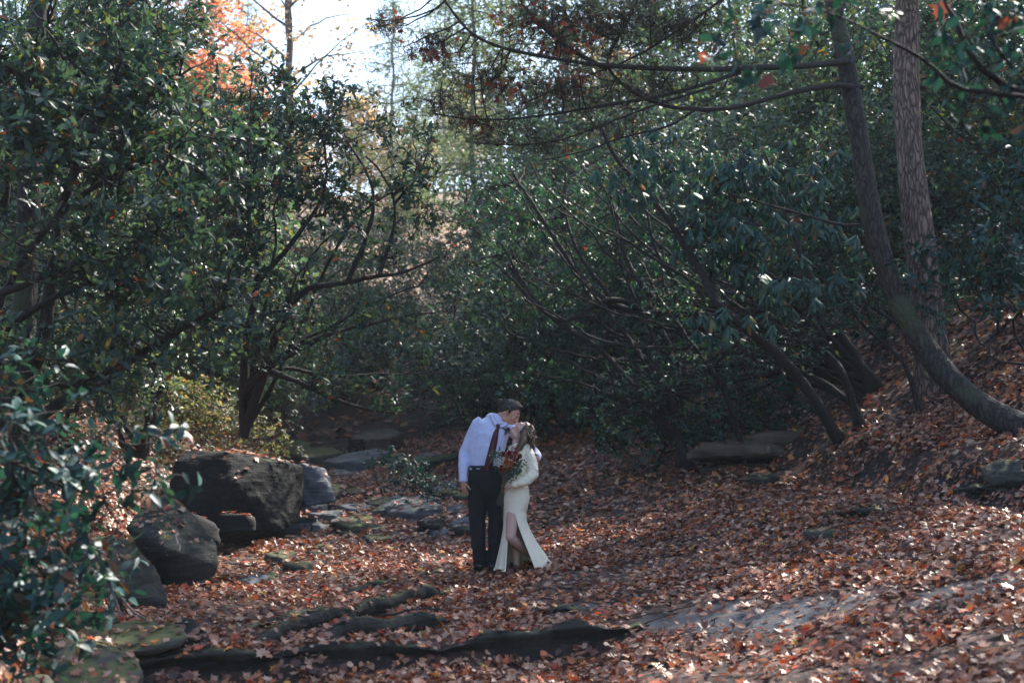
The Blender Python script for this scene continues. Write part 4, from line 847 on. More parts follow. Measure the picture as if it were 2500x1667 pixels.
for i, (vx, Y, sc, lb) in enumerate([(930, 70, .8, 'small russet tree lower on the hillside'), (1060, 88, 1.1, 'russet tree near the crest'), (690, 92, .8, 'farthest russet tree left of centre'), (450, 80, 1.2, 'russet tree behind the orange maple'), (1400, 85, 1.4, 'russet tree on the right crest')]):
    copy_tree(om, gp(vx, Y), gb.uniform(0, 6.28), sc, lb)
# unseen trees added on the right bank to shade the clearing
sh = far_tree('added_shade_tree', 'unseen broadleaf tree added for shade high on the right bank beyond the trunks', (12, 24, gz(12, 24)), 15, 4.2, 'canopy', 601, .22, 620, 12, .2, wm='bark_dark')
for i, (x, y, sc, lb) in enumerate([(18, 20, 1.0, 'unseen broadleaf tree added for shade off to the right'), (13, 16, .9, 'unseen broadleaf tree added for shade beside the right bank')]):
    copy_tree(sh, (x, y, gz(x, y)), gb.uniform(0, 6.28), sc, lb)

# ---------------------------------------------------------------- leaf litter
def litter(n, xr, yr, seed, size, name, label, tm='maple', bvh=None, thin=True):
    g = np.random.default_rng(seed)
    y = np.sqrt(g.uniform(yr[0] ** 2, yr[1] ** 2, n)) if yr[1] > yr[0] * 1.6 else g.uniform(*yr, n)
    x = g.uniform(*xr, n) * np.clip(y / yr[1], .0, 1) + 0
    uu = (x - 4.2) * .979 + (y - 13.5) * .204 + .22 * fb(x, y, 1.1, 21, 3)
    kk = ~((uu > -.05) & (uu < .55) & (g.random(n) < .25)) | (y > 30)
    x, y = x[kk], y[kk]; n = len(x)
    if thin:
        k = g.random(n) > slate_mask(x, y) * .8
        k &= g.random(n) > .75 * sm((fb(x, y, 1.9, 9, 3) - .12) / .3)
        x, y = x[k], y[k]; n = len(x)
    z = ground(x, y); e = .03
    nx_ = -(ground(x + e, y) - ground(x - e, y)) / (2 * e); ny_ = -(ground(x, y + e) - ground(x, y - e)) / (2 * e)
    nrm = unit(np.stack([nx_, ny_, np.ones(n)], -1))
    lift = g.random(n) ** 1.5 * .05 * (.6 + fb(x, y, 3, 12) * .6 + .5)
    if bvh is not None:
        drop = np.zeros(n, bool)
        for i in range(n):
            if y[i] < 24:
                h = bvh.ray_cast(Vector((x[i], y[i], 4.0 + z[i])), Vector((0, 0, -1)), 6)
                if h[0] is not None and h[0].z > z[i] - .005:
                    z[i] = h[0].z + .004; nrm[i] = h[1]; lift[i] *= .2
                    if h[1].z < .72 or g.random() < (.85 if y[i] > 12.6 else .45 if h[0].z - float(ground(x[i], y[i])) < .15 else .8): drop[i] = True
        k = ~drop; x, y, z, nrm, lift = x[k], y[k], z[k], nrm[k], lift[k]; n = len(x)
    z = z + lift + .006
    nn = unit(nrm + g.normal(0, .33, (n, 3)) * np.minimum(1, .35 + lift / .03)[:, None])
    d = unit(np.cross(nn, g.normal(0, 1, (n, 3))))
    L_ = size * g.uniform(.45, 1.5, n) ** 1.1
    pos = np.stack([x, y, z], -1) - d * L_[:, None] * .45
    me = leaf_cloud(name, pos, d, nn, L_, L_ * g.uniform(.7, 1.05, n), tm, curl=.28, g=g)
    return tag(link('fallen_leaves', me, M['litter']), label, 'leaf litter', kind='stuff')
bvs, bfs = [], []; off = 0
for o in ROCKS:
    v = [tuple(o.location + p.co) for p in o.data.vertices]; bvs += v
    bfs += [tuple(i + off for i in p.vertices) for p in o.data.polygons]; off += len(v)
BV = BVHTree.FromPolygons(bvs, bfs)
litter(80000, (-8.6, 7.2), (7.0, 17), 1, .056, 'fallen_leaves', 'curled brown and rust maple leaves carpeting the near ground', bvh=BV)
litter(40000, (-8.6, 7.2), (7.0, 17), 5, .048, 'fallen_leaves', 'small crumpled leaves mixed among the maple leaves', 'oval', bvh=BV)
litter(68000, (-12, 14), (17, 30), 2, .068, 'fallen_leaves', 'brown leaves over the bank and the upper creek bed', 'maple', bvh=BV, thin=False)
litter(16000, (-30, 30), (30, 80), 3, .22, 'fallen_leaves', 'pale sunlit leaves on the far hillside', 'far', thin=False)

gt = np.random.default_rng(88)
for i in range(18):
    if i < 9: p = ongnd(gt.uniform(500, 2300), gt.uniform(1150, 1540))
    else: p = ongnd(gt.uniform(1300, 2300), gt.uniform(1000, 1200))
    a = gt.uniform(-.9, .9) + (math.pi if gt.random() < .5 else 0); L_ = gt.uniform(.25, 1.0)
    q = [p + np.array([math.cos(a), math.sin(a), 0]) * L_ * t + gt.normal(0, .025, 3) * (t > 0) for t in (0, .35, .7, 1)]
    for v in q: v[2] = gz(v[0], v[1]) + .05 + gt.uniform(0, .03)
    pl = smooth_line(q, .05, gt, .03); off_ = pl[0].copy()
    tb = [(pl - off_, np.linspace(gt.uniform(.005, .011), .003, len(pl)), 5)]
    k = len(pl) // 2; e = pl[k] + (pl[k] - pl[0]) * .35 + gt.normal(0, .06, 3) * [1, 1, .3]; b_ = smooth_line([pl[k], (pl[k] + e) / 2 + .01, e], .04); tb.append((b_ - off_, np.linspace(.004, .002, len(b_)), 4))
    o = link('fallen_twig', tube_mesh('fallen_twig', tb), M['twig']); o.location = off_
    tag(o, 'thin dry twig lying on the fallen leaves', 'twig', 'fallen twigs on the leaf litter')
# pale bare root-like branch leaning on the mossy slab, left foreground
g_ = np.random.default_rng(2)
b0 = [(235, 1400, 9.6), (258, 1412, 9.55), (265, 1440, 9.5), (290, 1470, 9.4), (310, 1495, 9.35), (335, 1507, 9.3)]
b1 = [(256, 1415, 9.55), (258, 1440, 9.5), (268, 1470, 9.45), (277, 1500, 9.35)]
def up(l): return [(a * .94 + 0, b * .94 - 8 + 0, c) for a, b, c in l]
sb = [stem([(a, b - 85, c) for a, b, c in b0], 8, 5, g=g_, wob=.005), stem([(a, b - 85, c) for a, b, c in b1], 6, 4, g=g_, wob=.005)]
me = tube_mesh('dead_branch', [(p, np.linspace(r0, r1, len(p)), 7) for p, r0, r1 in sb]); c0 = sb[0][0][-1]; me.transform(Matrix.Translation(Vector(-c0)))
o = link('dead_branch', me, M['bark_far']); o.location = c0; tag(o, 'pale crooked dead branch standing before the moss streaked boulder', 'branch')
# ---------------------------------------------------------------- people
PX = 241.0; Y0 = 14.4
def Q(px, py, dy=0.0): return P(px, py, Y0 + dy)
zf = gz(0, Y0)
def limb(pts, rad, side=None, flat=1.0, seg=14, cap=True):
    """tapered closed tube; flat = radius across 'side' relative to the other radius; returns V,F"""
    pts = np.asarray(pts, float); rad = [(r, r) if np.isscalar(r) else r for r in rad]
    n = len(pts); t = unit(np.gradient(pts, axis=0)) if n > 1 else np.array([[0, 0, 1.]])
    sref = np.array([1., 0, 0]) if side is None else unit(np.asarray(side, float))
    C, A_, B_ = [], [], []
    def ad(c, tt, a, b):
        s = unit(sref - tt * (sref @ tt)) if abs(sref @ tt) < .97 else unit(np.cross(tt, [0, 1, 0]))
        u = np.cross(tt, s); C.append(c); A_.append(s * a); B_.append(u * b)
    for k in (3, 2, 1): 
        f = math.cos(k * math.pi / 6.3); h = math.sin(k * math.pi / 6.3); ad(pts[0] - t[0] * min(rad[0]) * h, t[0], rad[0][0] * f, rad[0][1] * f)
    for i in range(n): ad(pts[i], t[i], *rad[i])
    for k in (1, 2, 3):
        f = math.cos(k * math.pi / 6.3); h = math.sin(k * math.pi / 6.3); ad(pts[-1] + t[-1] * min(rad[-1]) * h, t[-1], rad[-1][0] * f, rad[-1][1] * f)
    a = np.arange(seg) * 2 * np.pi / seg; m_ = len(C)
    V = np.array(C)[:, None] + np.array(A_)[:, None] * np.cos(a)[None, :, None] + np.array(B_)[:, None] * np.sin(a)[None, :, None]
    V = V.reshape(-1, 3); j = np.arange(seg)
    F = [[i * seg + q, i * seg + (q + 1) % seg, (i + 1) * seg + (q + 1) % seg, (i + 1) * seg + q] for i in range(m_ - 1) for q in range(seg)]
    F.append(list(range(seg))[::-1]); F.append([(m_ - 1) * seg + q for q in range(seg)])
    return V, F
def ball(c, r, rot=None, seg=16):
    """ellipsoid, r=(rx,ry,rz), rot 3x3"""
    bm = bmesh.new(); bmesh.ops.create_uvsphere(bm, u_segments=seg, v_segments=seg // 2 + 2, radius=1)
    V = np.array([v.co for v in bm.verts]) * np.array(r); F = [[v.index for v in f.verts] for f in bm.faces]; bm.free()
    if rot is not None: V = V @ np.asarray(rot).T
    return V + np.asarray(c), F
def fuse(name, prims, vox=.007, smooth=4, disp=None, fac=.5):
    V, F, o = [], [], 0
    for v, f in prims:
        V.append(v); F += [[i + o for i in q] for q in f]; o += len(v)
    me = bpy.data.meshes.new(name); me.from_pydata([tuple(v) for v in np.concatenate(V)], [], F)
    bm = bmesh.new(); bm.from_mesh(me); bmesh.ops.recalc_face_normals(bm, faces=bm.faces); bm.to_mesh(me); bm.free()
    ob = bpy.data.objects.new('tmp', me); COL.objects.link(ob)
    m = ob.modifiers.new('r', 'REMESH'); m.mode = 'VOXEL'; m.voxel_size = vox
    if smooth: s = ob.modifiers.new('s', 'SMOOTH'); s.iterations = smooth; s.factor = fac
    ev = ob.evaluated_get(bpy.context.evaluated_depsgraph_get()); me2 = bpy.data.meshes.new_from_object(ev); me2.name = name
    bpy.data.objects.remove(ob)
    if disp:
        for v in me2.vertices: v.co = v.co + v.normal * disp(v.co)
    me2.polygons.foreach_set('use_smooth', np.ones(len(me2.polygons), bool)); me2.update(); return me2
def hand(w, d, n, s=1.0, curl=(.35, .45, .35), thumb=1, spread=.12, tcurl=.3, wr=.023):
    """w wrist, d pointing to the fingers, n out of the palm, thumb=+1/-1 side"""
    w = np.asarray(w, float); d = unit(np.asarray(d, float)); n = np.asarray(n, float); n = unit(n - d * (n @ d)); x = np.cross(d, n) * thumb
    pr = [limb([w - d * .03 * s, w + d * .03 * s, w + d * .075 * s], [(.024 * s, .018 * s), (.036 * s, .015 * s), (.040 * s, .013 * s)], side=x)]
    def rot(v, ax, a): return v * math.cos(a) + np.cross(ax, v) * math.sin(a) + ax * (ax @ v) * (1 - math.cos(a))
    ax = np.cross(d, n)
    for i, (off, L) in enumerate([(.030, .86), (.010, 1.0), (-.010, .94), (-.029, .74)]):
        p = w + d * (.076 - .004 * abs(i - 1)) * s + x * off * s; dd = rot(d, n, -thumb * spread * (1.2 - i) * .9); pts = [p - dd * .02 * s, p]; 
        for k, sl in enumerate((.042, .026, .021)):
            dd = rot(dd, ax, curl[k] * (1 + .12 * i)); p = p + dd * sl * L * s; pts.append(p)
        pr.append(limb(pts, [.0085 * s, .0088 * s, .0082 * s, .0074 * s, .0064 * s], side=x, seg=8))
    p = w + d * .022 * s + x * .026 * s; dd = unit(d * .65 + x * .7 + n * .25); pts = [p - dd * .012, p]
    for sl in (.036, .028, .022): p = p + dd * sl * s; pts.append(p); dd = unit(dd + d * tcurl + n * tcurl * .6)
    pr.append(limb(pts, [.013 * s, .013 * s, .0105 * s, .0095 * s, .0075 * s], side=n, seg=8))
    return pr
def headprims(c, fwd, up, s=1.0, male=True):
    """c = centre of the skull; fwd = where the face looks"""
    f = unit(np.asarray(fwd, float)); u = np.asarray(up, float); u = unit(u - f * (u @ f)); r = np.cross(f, u)
    Rm = np.stack([f, r, u], 1); T = lambda a, b, c_: c + Rm @ (np.array([a, b, c_]) * s)
    E = lambda p, rr: ball(T(*p), np.array(rr) * s, Rm)
    jw = .056 if male else .05
    L = [E((-.012, 0, .028), (.098, .075, .088)), E((.03, 0, .0), (.062, .066, .08)), E((.036, 0, -.05), (.052, jw, .06)), E((.062, 0, -.093), (.026, .03, .022)),
         E((.083, 0, .028), (.018, .045, .012)),       # brow
         E((.093, 0, -.061), (.010, .022, .007)), E((.089, 0, -.074), (.010, .02, .008)),      # lips
         limb([T(.086, 0, .02), T(.100, 0, -.005), T(.113, 0, -.03)], [.009 * s, .011 * s, .013 * s]), E((.098, .012, -.033), (.011, .009, .008)), E((.098, -.012, -.033), (.011, .009, .008)),
         E((.066, .04, -.025), (.026, .02, .022)), E((.066, -.04, -.025), (.026, .02, .022)),  # cheeks
         E((.080, .031, .008), (.010, .016, .010)), E((.080, -.031, .008), (.010, .016, .010)),  # closed lids
         limb([T(.0, .035, -.09), T(.055, .02, -.1)], [.03 * s, .018 * s]), limb([T(.0, -.035, -.09), T(.055, -.02, -.1)], [.03 * s, .018 * s])]
    for sg in (1, -1):
        L.append(limb([T(-.006, sg * .074, .02), T(-.016, sg * .083, .012), T(-.014, sg * .082, -.012), T(-.002, sg * .074, -.03)], [.006 * s, .009 * s, .008 * s, .006 * s], seg=8))
    return L, T, Rm
skin_m = plain('man_skin', (.50, .27, .19), .5, .2, 60, .1)
skin_w = plain('woman_skin', (.56, .34, .28), .48, .15, 60, .08)
shirtm = plain('pale_blue_shirt_cloth', (.55, .60, .84), .8, .3, 40, .03, .3)
trous = plain('black_trouser_cloth', (.005, .007, .009), .85, .4, 60, .2)
tiem = plain('burgundy_silk', (.075, .008, .014), .5, .3, 200, .2)
leather = plain('black_leather', (.012, .012, .013), .4, .2)
dressm = plain('cream_lace', (.88, .79, .61), .8, .5, 170, .1)
hairm_ = leafmat('dark_hair', [(0, (.008, .005, .004)), (1, (.03, .018, .012))], .45, 0)
hairw_ = leafmat('brown_hair', [(0, (.04, .022, .013)), (.6, (.13, .075, .042)), (1, (.3, .19, .11))], .4, 0)
white_fl = leafmat('white_flower', [(0, (.35, .38, .36)), (1, (.6, .62, .58))], .6, .2, (1, 1, 1))
red_fl = leafmat('dark_red_petal', [(0, (.09, .006, .008)), (1, (.25, .015, .018))], .5, .25, (1, .8, .8))
or_fl = leafmat('orange_petal', [(0, (.28, .05, .01)), (1, (.5, .14, .025))], .5, .3, (1, .9, .7))
rust_fl = leafmat('rust_petal', [(0, (.2, .05, .02)), (1, (.35, .1, .04))], .5, .3, (1, .9, .7))
green_fl = leafmat('bouquet_leaf', [(0, (.015, .05, .03)), (1, (.05, .12, .08))], .45, .2)
def hairstrands(paths, r, g, sides=4):
    return tube_mesh('hair', [(p, np.concatenate([np.full(len(p) - 2, r), [r * .7, r * .2]]), sides) for p in paths])
def setr(me, g):
    n = len(me.polygons); a = me.attributes.new('r', 'FLOAT', 'FACE'); v = np.array([mnoise.noise(p.center * 25) * .7 + .5 for p in me.polygons], np.float32); a.data.foreach_set('value', v); return me

# --- man
md = .05
man = tag(empty('person', (Q(1185, 1410, md)[0], Y0 + md, zf)), 'man in pale blue shirt, burgundy tie and black trousers bending to kiss the woman', 'person', 'the kissing couple')
kn = lambda px, py, dy=0: Q(px, py, md + dy)
mf = unit(np.array([.74, -.22, -.60])); mu = np.array([.58, 0, .8])
hp, mT, mR = headprims(kn(1246, 1007), mf, mu, 1.0)
arm_r = [kn(1166, 1042), kn(1146, 1070, .02), kn(1131, 1106, .03), kn(1130, 1140, -.02), kn(1131, 1168, -.05)]
arm_l = [kn(1246, 1046, .02), kn(1268, 1068, .16), kn(1297, 1096, .2), kn(1311, 1114, .06), kn(1306, 1118, -.12)]
body = hp + [limb([kn(1209, 1032, .02), kn(1222, 1020, .02), kn(1236, 1010, .0)], [.062, .056, .058]),
    limb([kn(1187, 1160), kn(1189, 1120), kn(1196, 1070), kn(1204, 1040)], [(.14, .09), (.14, .09), (.15, .1), (.15, .09)]),
    limb(arm_r, [.038, .040, .036, .032, .024]), limb(arm_l, [.045, .042, .036, .032, .024]),
    limb([kn(1169, 1170), kn(1167, 1300), kn(1174, 1395)], [.08, .055, .04]), limb([kn(1207, 1170), kn(1210, 1300), kn(1202, 1395)], [.08, .055, .04])]
body += hand(kn(1131, 1174, -.055), [.02, -.02, -1], [.75, .65, 0], 1.0, (.3, .35, .3), thumb=1, spread=.05)
body += hand(kn(1305, 1118, -.15), [-1, -.12, .12], [.0, 1, -.15], 1.0, (.22, .35, .3), thumb=-1, spread=.16)
me = fuse('body', body, .0052, 3)
child('body', me, skin_m, man)
def wr(v, k=1.0, sx=9, sz=13, seed=0):
    return k * (.0045 * mnoise.noise(Vector((v[0] * sx + seed, v[1] * sx, v[2] * sz + v[0] * 14))) + .002 * mnoise.noise(Vector((v[0] * 30, v[1] * 30, v[2] * 50 + seed))))
sh = [limb([kn(1186, 1146), kn(1187, 1128), kn(1190, 1095), kn(1197, 1062), kn(1203, 1040), kn(1207, 1026)], [(.166, .117), (.174, .124), (.178, .127), (.186, .125), (.176, .105), (.10, .075)]),
      limb([kn(1163, 1036, .0), kn(1174, 1029, .0), kn(1190, 1024, .0), kn(1206, 1022, .01)], [.058, .058, .055, .052]), limb([kn(1246, 1046, .02), kn(1228, 1036), kn(1212, 1026, .02)], [.062, .06, .052]),
      limb([kn(1163.5, 1037)] + [kn(1150, 1068, .02), kn(1133, 1104, .03), kn(1131, 1136, -.015), kn(1130.5, 1158, -.04), kn(1131, 1171, -.052)], [.058, .060, .055, .052, .043, .038]),
      limb(arm_l[:4] + [kn(1309, 1117, -.05)], [.062, .06, .056, .048, .042])]
me_sh = fuse('shirt', sh, .008, 14, lambda v: wr(v, 1.1) + .006 * max(0, mnoise.noise(Vector((v[0] * 5 + v[2] * 9, v[1] * 4, v[2] * 14 - v[0] * 8)))))
for v in me_sh.vertices: pass
BSH = BVHTree.FromPolygons([tuple(v.co) for v in me_sh.vertices], [tuple(p.vertices) for p in me_sh.polygons])
def onshirt(px, py, off=.006, bv=None):
    o = Vector((0, 0, CAMZ)); d = (Vector(Q(px, py, 0)) - o).normalized(); h = (bv or BSH).ray_cast(o, d)
    p = h[0] if h[0] is not None else Vector(Q(px, py, md - .1)); return np.array(p - d * off)
# cuffs, collar, placket
cuffr = tube_mesh('cuff', [([kn(1130.5, 1156, -.04), kn(1131, 1165, -.047), kn(1131, 1175, -.055)], [.043, .045, .044], 16)])
def ribbon(name, L, Rr, th=.004):
    """ribbon between two edge polylines"""
    L = np.array(L); Rr = np.array(Rr); n = len(L); nr = unit(np.cross(np.gradient((L + Rr) / 2, axis=0), Rr - L)); 
    if (nr[:, 1].mean()) > 0: nr = -nr
    Mi = (L + Rr) / 2 + nr * th
    V = np.concatenate([L, Mi, Rr, (L + Rr) / 2 - nr * th * .5]); i = np.arange(n - 1)
    F = np.concatenate([np.stack([i + a * n, i + 1 + a * n, i + 1 + b * n, i + b * n], -1) for a, b in ((0, 1), (1, 2), (2, 3), (3, 0))])
    return npmesh(name, V, F, smooth=True)
child('shirt', me_sh, shirtm, man)
child('cuff', cuffr, shirtm, man)
child('cuff', tube_mesh('cuff', [([kn(1311, 1115, -.01), kn(1309, 1117, -.06), kn(1306, 1118, -.105)], [.044, .045, .042], 16)]), shirtm, man)
# collar: two folded points laid on the shirt
def flap(In, Out):
    return ribbon('collar', [onshirt(x, y, .016) for x, y in In], [onshirt(x, y, .012) for x, y in Out], .006)
child('collar', flap([(1203, 1009), (1206, 1017), (1211, 1027), (1217, 1037)], [(1195, 1014), (1198, 1024), (1203, 1034), (1210, 1042)]), shirtm, man)
child('collar', flap([(1218, 1037), (1224, 1036), (1230, 1033), (1235, 1030)], [(1222, 1045), (1230, 1045), (1237, 1042), (1240, 1036)]), shirtm, man)
tl = [(1215, 1045, 4.5), (1211, 1055, 6.5), (1206, 1078, 8.5), (1200, 1105, 9.8), (1194, 1130, 10.2), (1191, 1143, 9.5), (1188, 1153, .6)]
nx = lambda a: [(np.interp(t, range(len(tl)), [q[0] for q in tl]), np.interp(t, range(len(tl)), [q[1] for q in tl]), np.interp(t, range(len(tl)), [q[2] for q in tl])) for t in np.linspace(0, len(tl) - 1, 22)]
cen = [onshirt(min(x, 1300), min(y, 1138), .008) + (kn(x, y) - kn(min(x, 1300), min(y, 1138))) for x, y, w_ in nx(0)]
child('tie', ribbon('tie', [c + np.array([-w_ / PX, 0, -.1 * w_ / PX]) for c, (x, y, w_) in zip(cen, nx(0))], [c + np.array([w_ / PX, 0, .1 * w_ / PX]) for c, (x, y, w_) in zip(cen, nx(0))], .007), tiem, man)
kt = onshirt(1216, 1041, .014)
child('tie_knot', fuse('tie_knot', [limb([kt + np.array([.0, 0, .014]), kt + np.array([-.003, 0, -.018])], [(.024, .014), (.014, .012)])], .004, 2), tiem, man)
# shirt front placket edge and breast seam shown by the folds; belt
tr = [limb([kn(1187, 1141), kn(1187, 1160), kn(1187, 1190)], [(.167, .120), (.180, .128), (.18, .125)]),
      limb([kn(1167, 1185), kn(1165, 1240), kn(1166, 1300), kn(1170, 1350), kn(1173, 1400)], [(.098, .11), (.092, .098), (.077, .085), (.07, .078), (.064, .08)]),
      limb([kn(1208, 1185), kn(1211, 1240), kn(1210, 1300), kn(1206, 1350), kn(1203, 1404)], [(.094, .11), (.086, .098), (.075, .085), (.066, .078), (.060, .08)])]
child('trousers', fuse('trousers', tr, .009, 3, lambda v: wr(v, 2.2, 7, 12, 3) + .006 * mnoise.noise(Vector((v[0] * 8, v[1] * 6, v[2] * 16))) * (1 if v[2] < zf + .25 else .5)), trous, man)
bl = [kn(1187 + 0, 1139)]
th = np.linspace(0, 2 * np.pi, 40); bc = kn(1187, 1138.5)
child('belt', tube_mesh('belt', [(np.stack([bc[0] + .160 * np.cos(th), bc[1] + .113 * np.sin(th), np.full(40, bc[2])], -1), np.full(40, .016), 6)]), leather, man)
for sx, c in ((1173, -.02), (1201, -.04)):
    b = kn(sx, 1404); b[2] = zf + .045
    child('shoe', fuse('shoe', [limb([b + [0, .07, .0], b + [0, -.03, -.005], b + [(-.01 if sx < 1190 else .01), -.14, -.015]], [(.042, .045), (.047, .042), (.04, .025)], side=[1, 0, 0])], .008, 3), leather, man)
# hair: swept back into a bun
mg = np.random.default_rng(3)
hc = [ball(mT(-.026, 0, .040), (.100, .082, .086), mR), ball(mT(.008, 0, .078), (.066, .060, .030), mR), ball(mT(-.07, 0, -.005), (.06, .07, .07), mR), limb([mT(-.03, .077, .03), mT(-.0, .079, .015), mT(.012, .075, -.012)], [.022, .016, .008], seg=8), limb([mT(-.03, -.077, .03), mT(-.0, -.079, .015), mT(.012, -.075, -.012)], [.022, .016, .008], seg=8)]
bn = mT(-.142, 0, .02)
hc += [ball(bn, (.042, .040, .040), mR), limb([mT(-.09, 0, .03), bn], [.034, .02])]
hb = setr(fuse('hair', hc, .0065, 3, lambda v: .002 * mnoise.noise(Vector((v[0] * 60, v[1] * 60, v[2] * 60)))), mg)
pth = []
for k in range(260):
    s_ = mg.uniform(-1, 1); u0 = .075 * (1 - abs(s_) ** 2.2) + .045; st_ = mT(.062 - .045 * abs(s_) + mg.normal(0, .006), .074 * s_, u0)
    m1 = mT(-.02, .088 * s_, u0 + .022 * (1 - abs(s_))); m2 = mT(-.105, .055 * s_, .06 + mg.normal(0, .015)); pth.append(smooth_line([st_, m1, m2, bn + mg.normal(0, .018, 3)], .03, mg, .006))
hs_ = setr(tube_mesh('hair', [(p, np.linspace(.0035, .0018, len(p)), 4) for p in pth]), mg)
bm = bmesh.new(); bm.from_mesh(hb); bm.from_mesh(hs_); hq = bpy.data.meshes.new('hair'); bm.to_mesh(hq); bm.free()
child('hair', hq, hairm_, man)
ey = [limb([mT(.087, s * .014, .034), mT(.086, s * .03, .039), mT(.074, s * .048, .033)], [.0045, .0045, .003], seg=6) for s in (1, -1)]
child('eyebrows', fuse('eyebrows', ey, .003, 0), hairm_, man)
el = [limb([mT(.089, s * .018, .003), mT(.089, s * .032, -.001), mT(.08, s * .046, .003)], [.0022, .0026, .002], seg=6) for s in (1, -1)]
child('eyelashes', fuse('eyelashes', el, .002, 0), hairm_, man)
def bloom(c, r, nrm, mat, n, seed, layers=4, name='flower', parent=None, w=.3):
    g = np.random.default_rng(seed); c = np.asarray(c, float); nrm = unit(np.asarray(nrm, float)); ref = unit(np.cross(nrm, [.3, .2, 1.])); r2 = np.cross(nrm, ref)
    pos, D, Nn, L_ = [], [], [], []
    for l in range(layers):
        e = l / layers * 1.35
        for k in range(n):
            a = k * 6.283 / n + l * .7 + g.normal(0, .12); rd = ref * math.cos(a) + r2 * math.sin(a); ee = e + g.normal(0, .1)
            D.append(rd * math.cos(ee) + nrm * math.sin(ee)); Nn.append(nrm * math.cos(ee) - rd * math.sin(ee)); pos.append(c + nrm * .002 * l); L_.append(r * (1 - .35 * l / layers) * g.uniform(.8, 1.1))
    L_ = np.array(L_)
    return child(name, leaf_cloud(name, np.array(pos), np.array(D), np.array(Nn), L_, L_ * w, 'oval', curl=.15, g=g), mat, parent)
bo = onshirt(1240, 1049, .02)
bloom(bo + np.array([.0, -.01, 0]), .03, [0, -1, .3], red_fl, 9, 1, 4, 'boutonniere', man, .6)
gg = np.random.default_rng(4)
child('boutonniere_leaves', leaf_cloud('boutonniere_leaves', np.repeat([bo + np.array([-.01, 0, -.0])], 12, 0), gg.normal(0, .5, (12, 3)) + np.array([-.35, -.3, -.7]), gg.normal(0, .3, (12, 3)) + np.array([0, -1, 0]), gg.uniform(.04, .09, 12), .016, 'oval', g=gg), green_fl, man)

# --- woman
wd = -.13
wo = tag(empty('person', (Q(1262, 1400, wd)[0], Y0 + wd, zf)), 'woman in long cream lace dress, tilting her face up to the man', 'person', 'the kissing couple')
kw = lambda px, py, dy=0: Q(px, py, wd + dy)
hp2, wT, wR = headprims(kw(1277, 1052.5, .06), [-.52, -.1, .85], [.86, 0, .5], .93, False)
body = hp2 + [limb([kw(1268, 1066, .06), kw(1259, 1078, .06), kw(1262, 1096, .06)], [.040, .037, .048]),
    limb([kw(1265, 1100, .08), kw(1266, 1130, .06), kw(1264, 1170, .05), kw(1261, 1215, .05)], [(.08, .12), (.085, .1), (.09, .085), (.11, .12)]),
    limb([kw(1285, 1096, .0), kw(1299, 1130, -.02), kw(1299, 1160, -.04), kw(1277, 1175, -.12), kw(1252, 1184, -.16)], [.04, .034, .032, .028, .021]),
    limb([kw(1250, 1098, .2), kw(1236, 1120, .12), kw(1235, 1140, .02)], [.04, .034, .03]),
    limb([kw(1266, 1215, .10), kw(1264, 1270, .11), kw(1259, 1315, .10), kw(1260, 1350, .12), kw(1262, 1390, .11)], [.085, .07, .048, .045, .03]),
    limb([kw(1262, 1393, .10), kw(1256, 1400, .04), kw(1249, 1404, -.04)], [(.03, .03), (.036, .025), (.034, .015)], side=[1, 0, 0]),
    limb([kw(1258, 1220, .03), kw(1252, 1262, -.04), kw(1246.5, 1310, -.10)], [.085, .068, .05]),
    limb([kw(1247, 1312, -.10), kw(1264, 1327, -.02), kw(1282, 1342, .08), kw(1300, 1356, .18)], [.048, .052, .043, .03]),
    limb([kw(1300, 1356, .18), kw(1312, 1352, .2), kw(1322, 1344, .22)], [(.03, .03), (.034, .022), (.03, .014)])]
body += hand(kw(1250, 1184, -.175), [-1, -.05, .03], [0, 1, -.1], .92, (.55, .85, .7), thumb=1, spread=.06, tcurl=.5)
child('body', fuse('body', body, .0052, 3), skin_w, wo)
# dress: bodice with sleeves, skirt with slit and train
bod = [limb([kw(1264, 1094, .06), kw(1268, 1106, .05), kw(1267, 1130, .04), kw(1265, 1165, .04), kw(1263, 1190, .05), kw(1261.5, 1214, .05), kw(1259, 1236, .05)], [(.06, .09), (.092, .13), (.098, .12), (.092, .1), (.108, .115), (.126, .13), (.121, .125)]),
       limb([kw(1284, 1094, .0), kw(1293, 1112, -.01), kw(1300, 1135, -.02), kw(1300, 1157, -.05), kw(1289, 1171, -.09), kw(1272, 1178, -.13), kw(1255, 1183, -.165)], [.05, .055, .058, .062, .055, .046, .032]),
       limb([kw(1252, 1098, .18), kw(1238, 1120, .12), kw(1237, 1138, .02)], [.05, .045, .04])]
me_b = fuse('dress', bod, .008, 4, lambda v: wr(v, 1.8, 16, 26, 8))
left = [(1186, 1237.5), (1200, 1234), (1214, 1231), (1226, 1230.3), (1248, 1230), (1271, 1229.5), (1290, 1228), (1321, 1223.5), (1350, 1218.5), (1375, 1214), (1400, 1210)]
right = [(1186, 1289.5), (1200, 1291.5), (1214, 1293), (1226, 1291), (1248, 1283.5), (1271, 1286), (1290, 1293), (1321, 1308), (1350, 1326), (1375, 1336), (1388, 1337), (1402, 1330)]
sl = [(1248, 1255), (1258, 1248.5), (1271, 1244), (1300, 1241), (1321, 1239.5), (1400, 1236)]
sr = [(1248, 1255.2), (1258, 1259), (1271, 1262), (1290, 1268.5), (1320, 1280), (1356, 1295), (1375, 1303), (1400, 1312)]
rows = []; NR_, NC = 64, 120
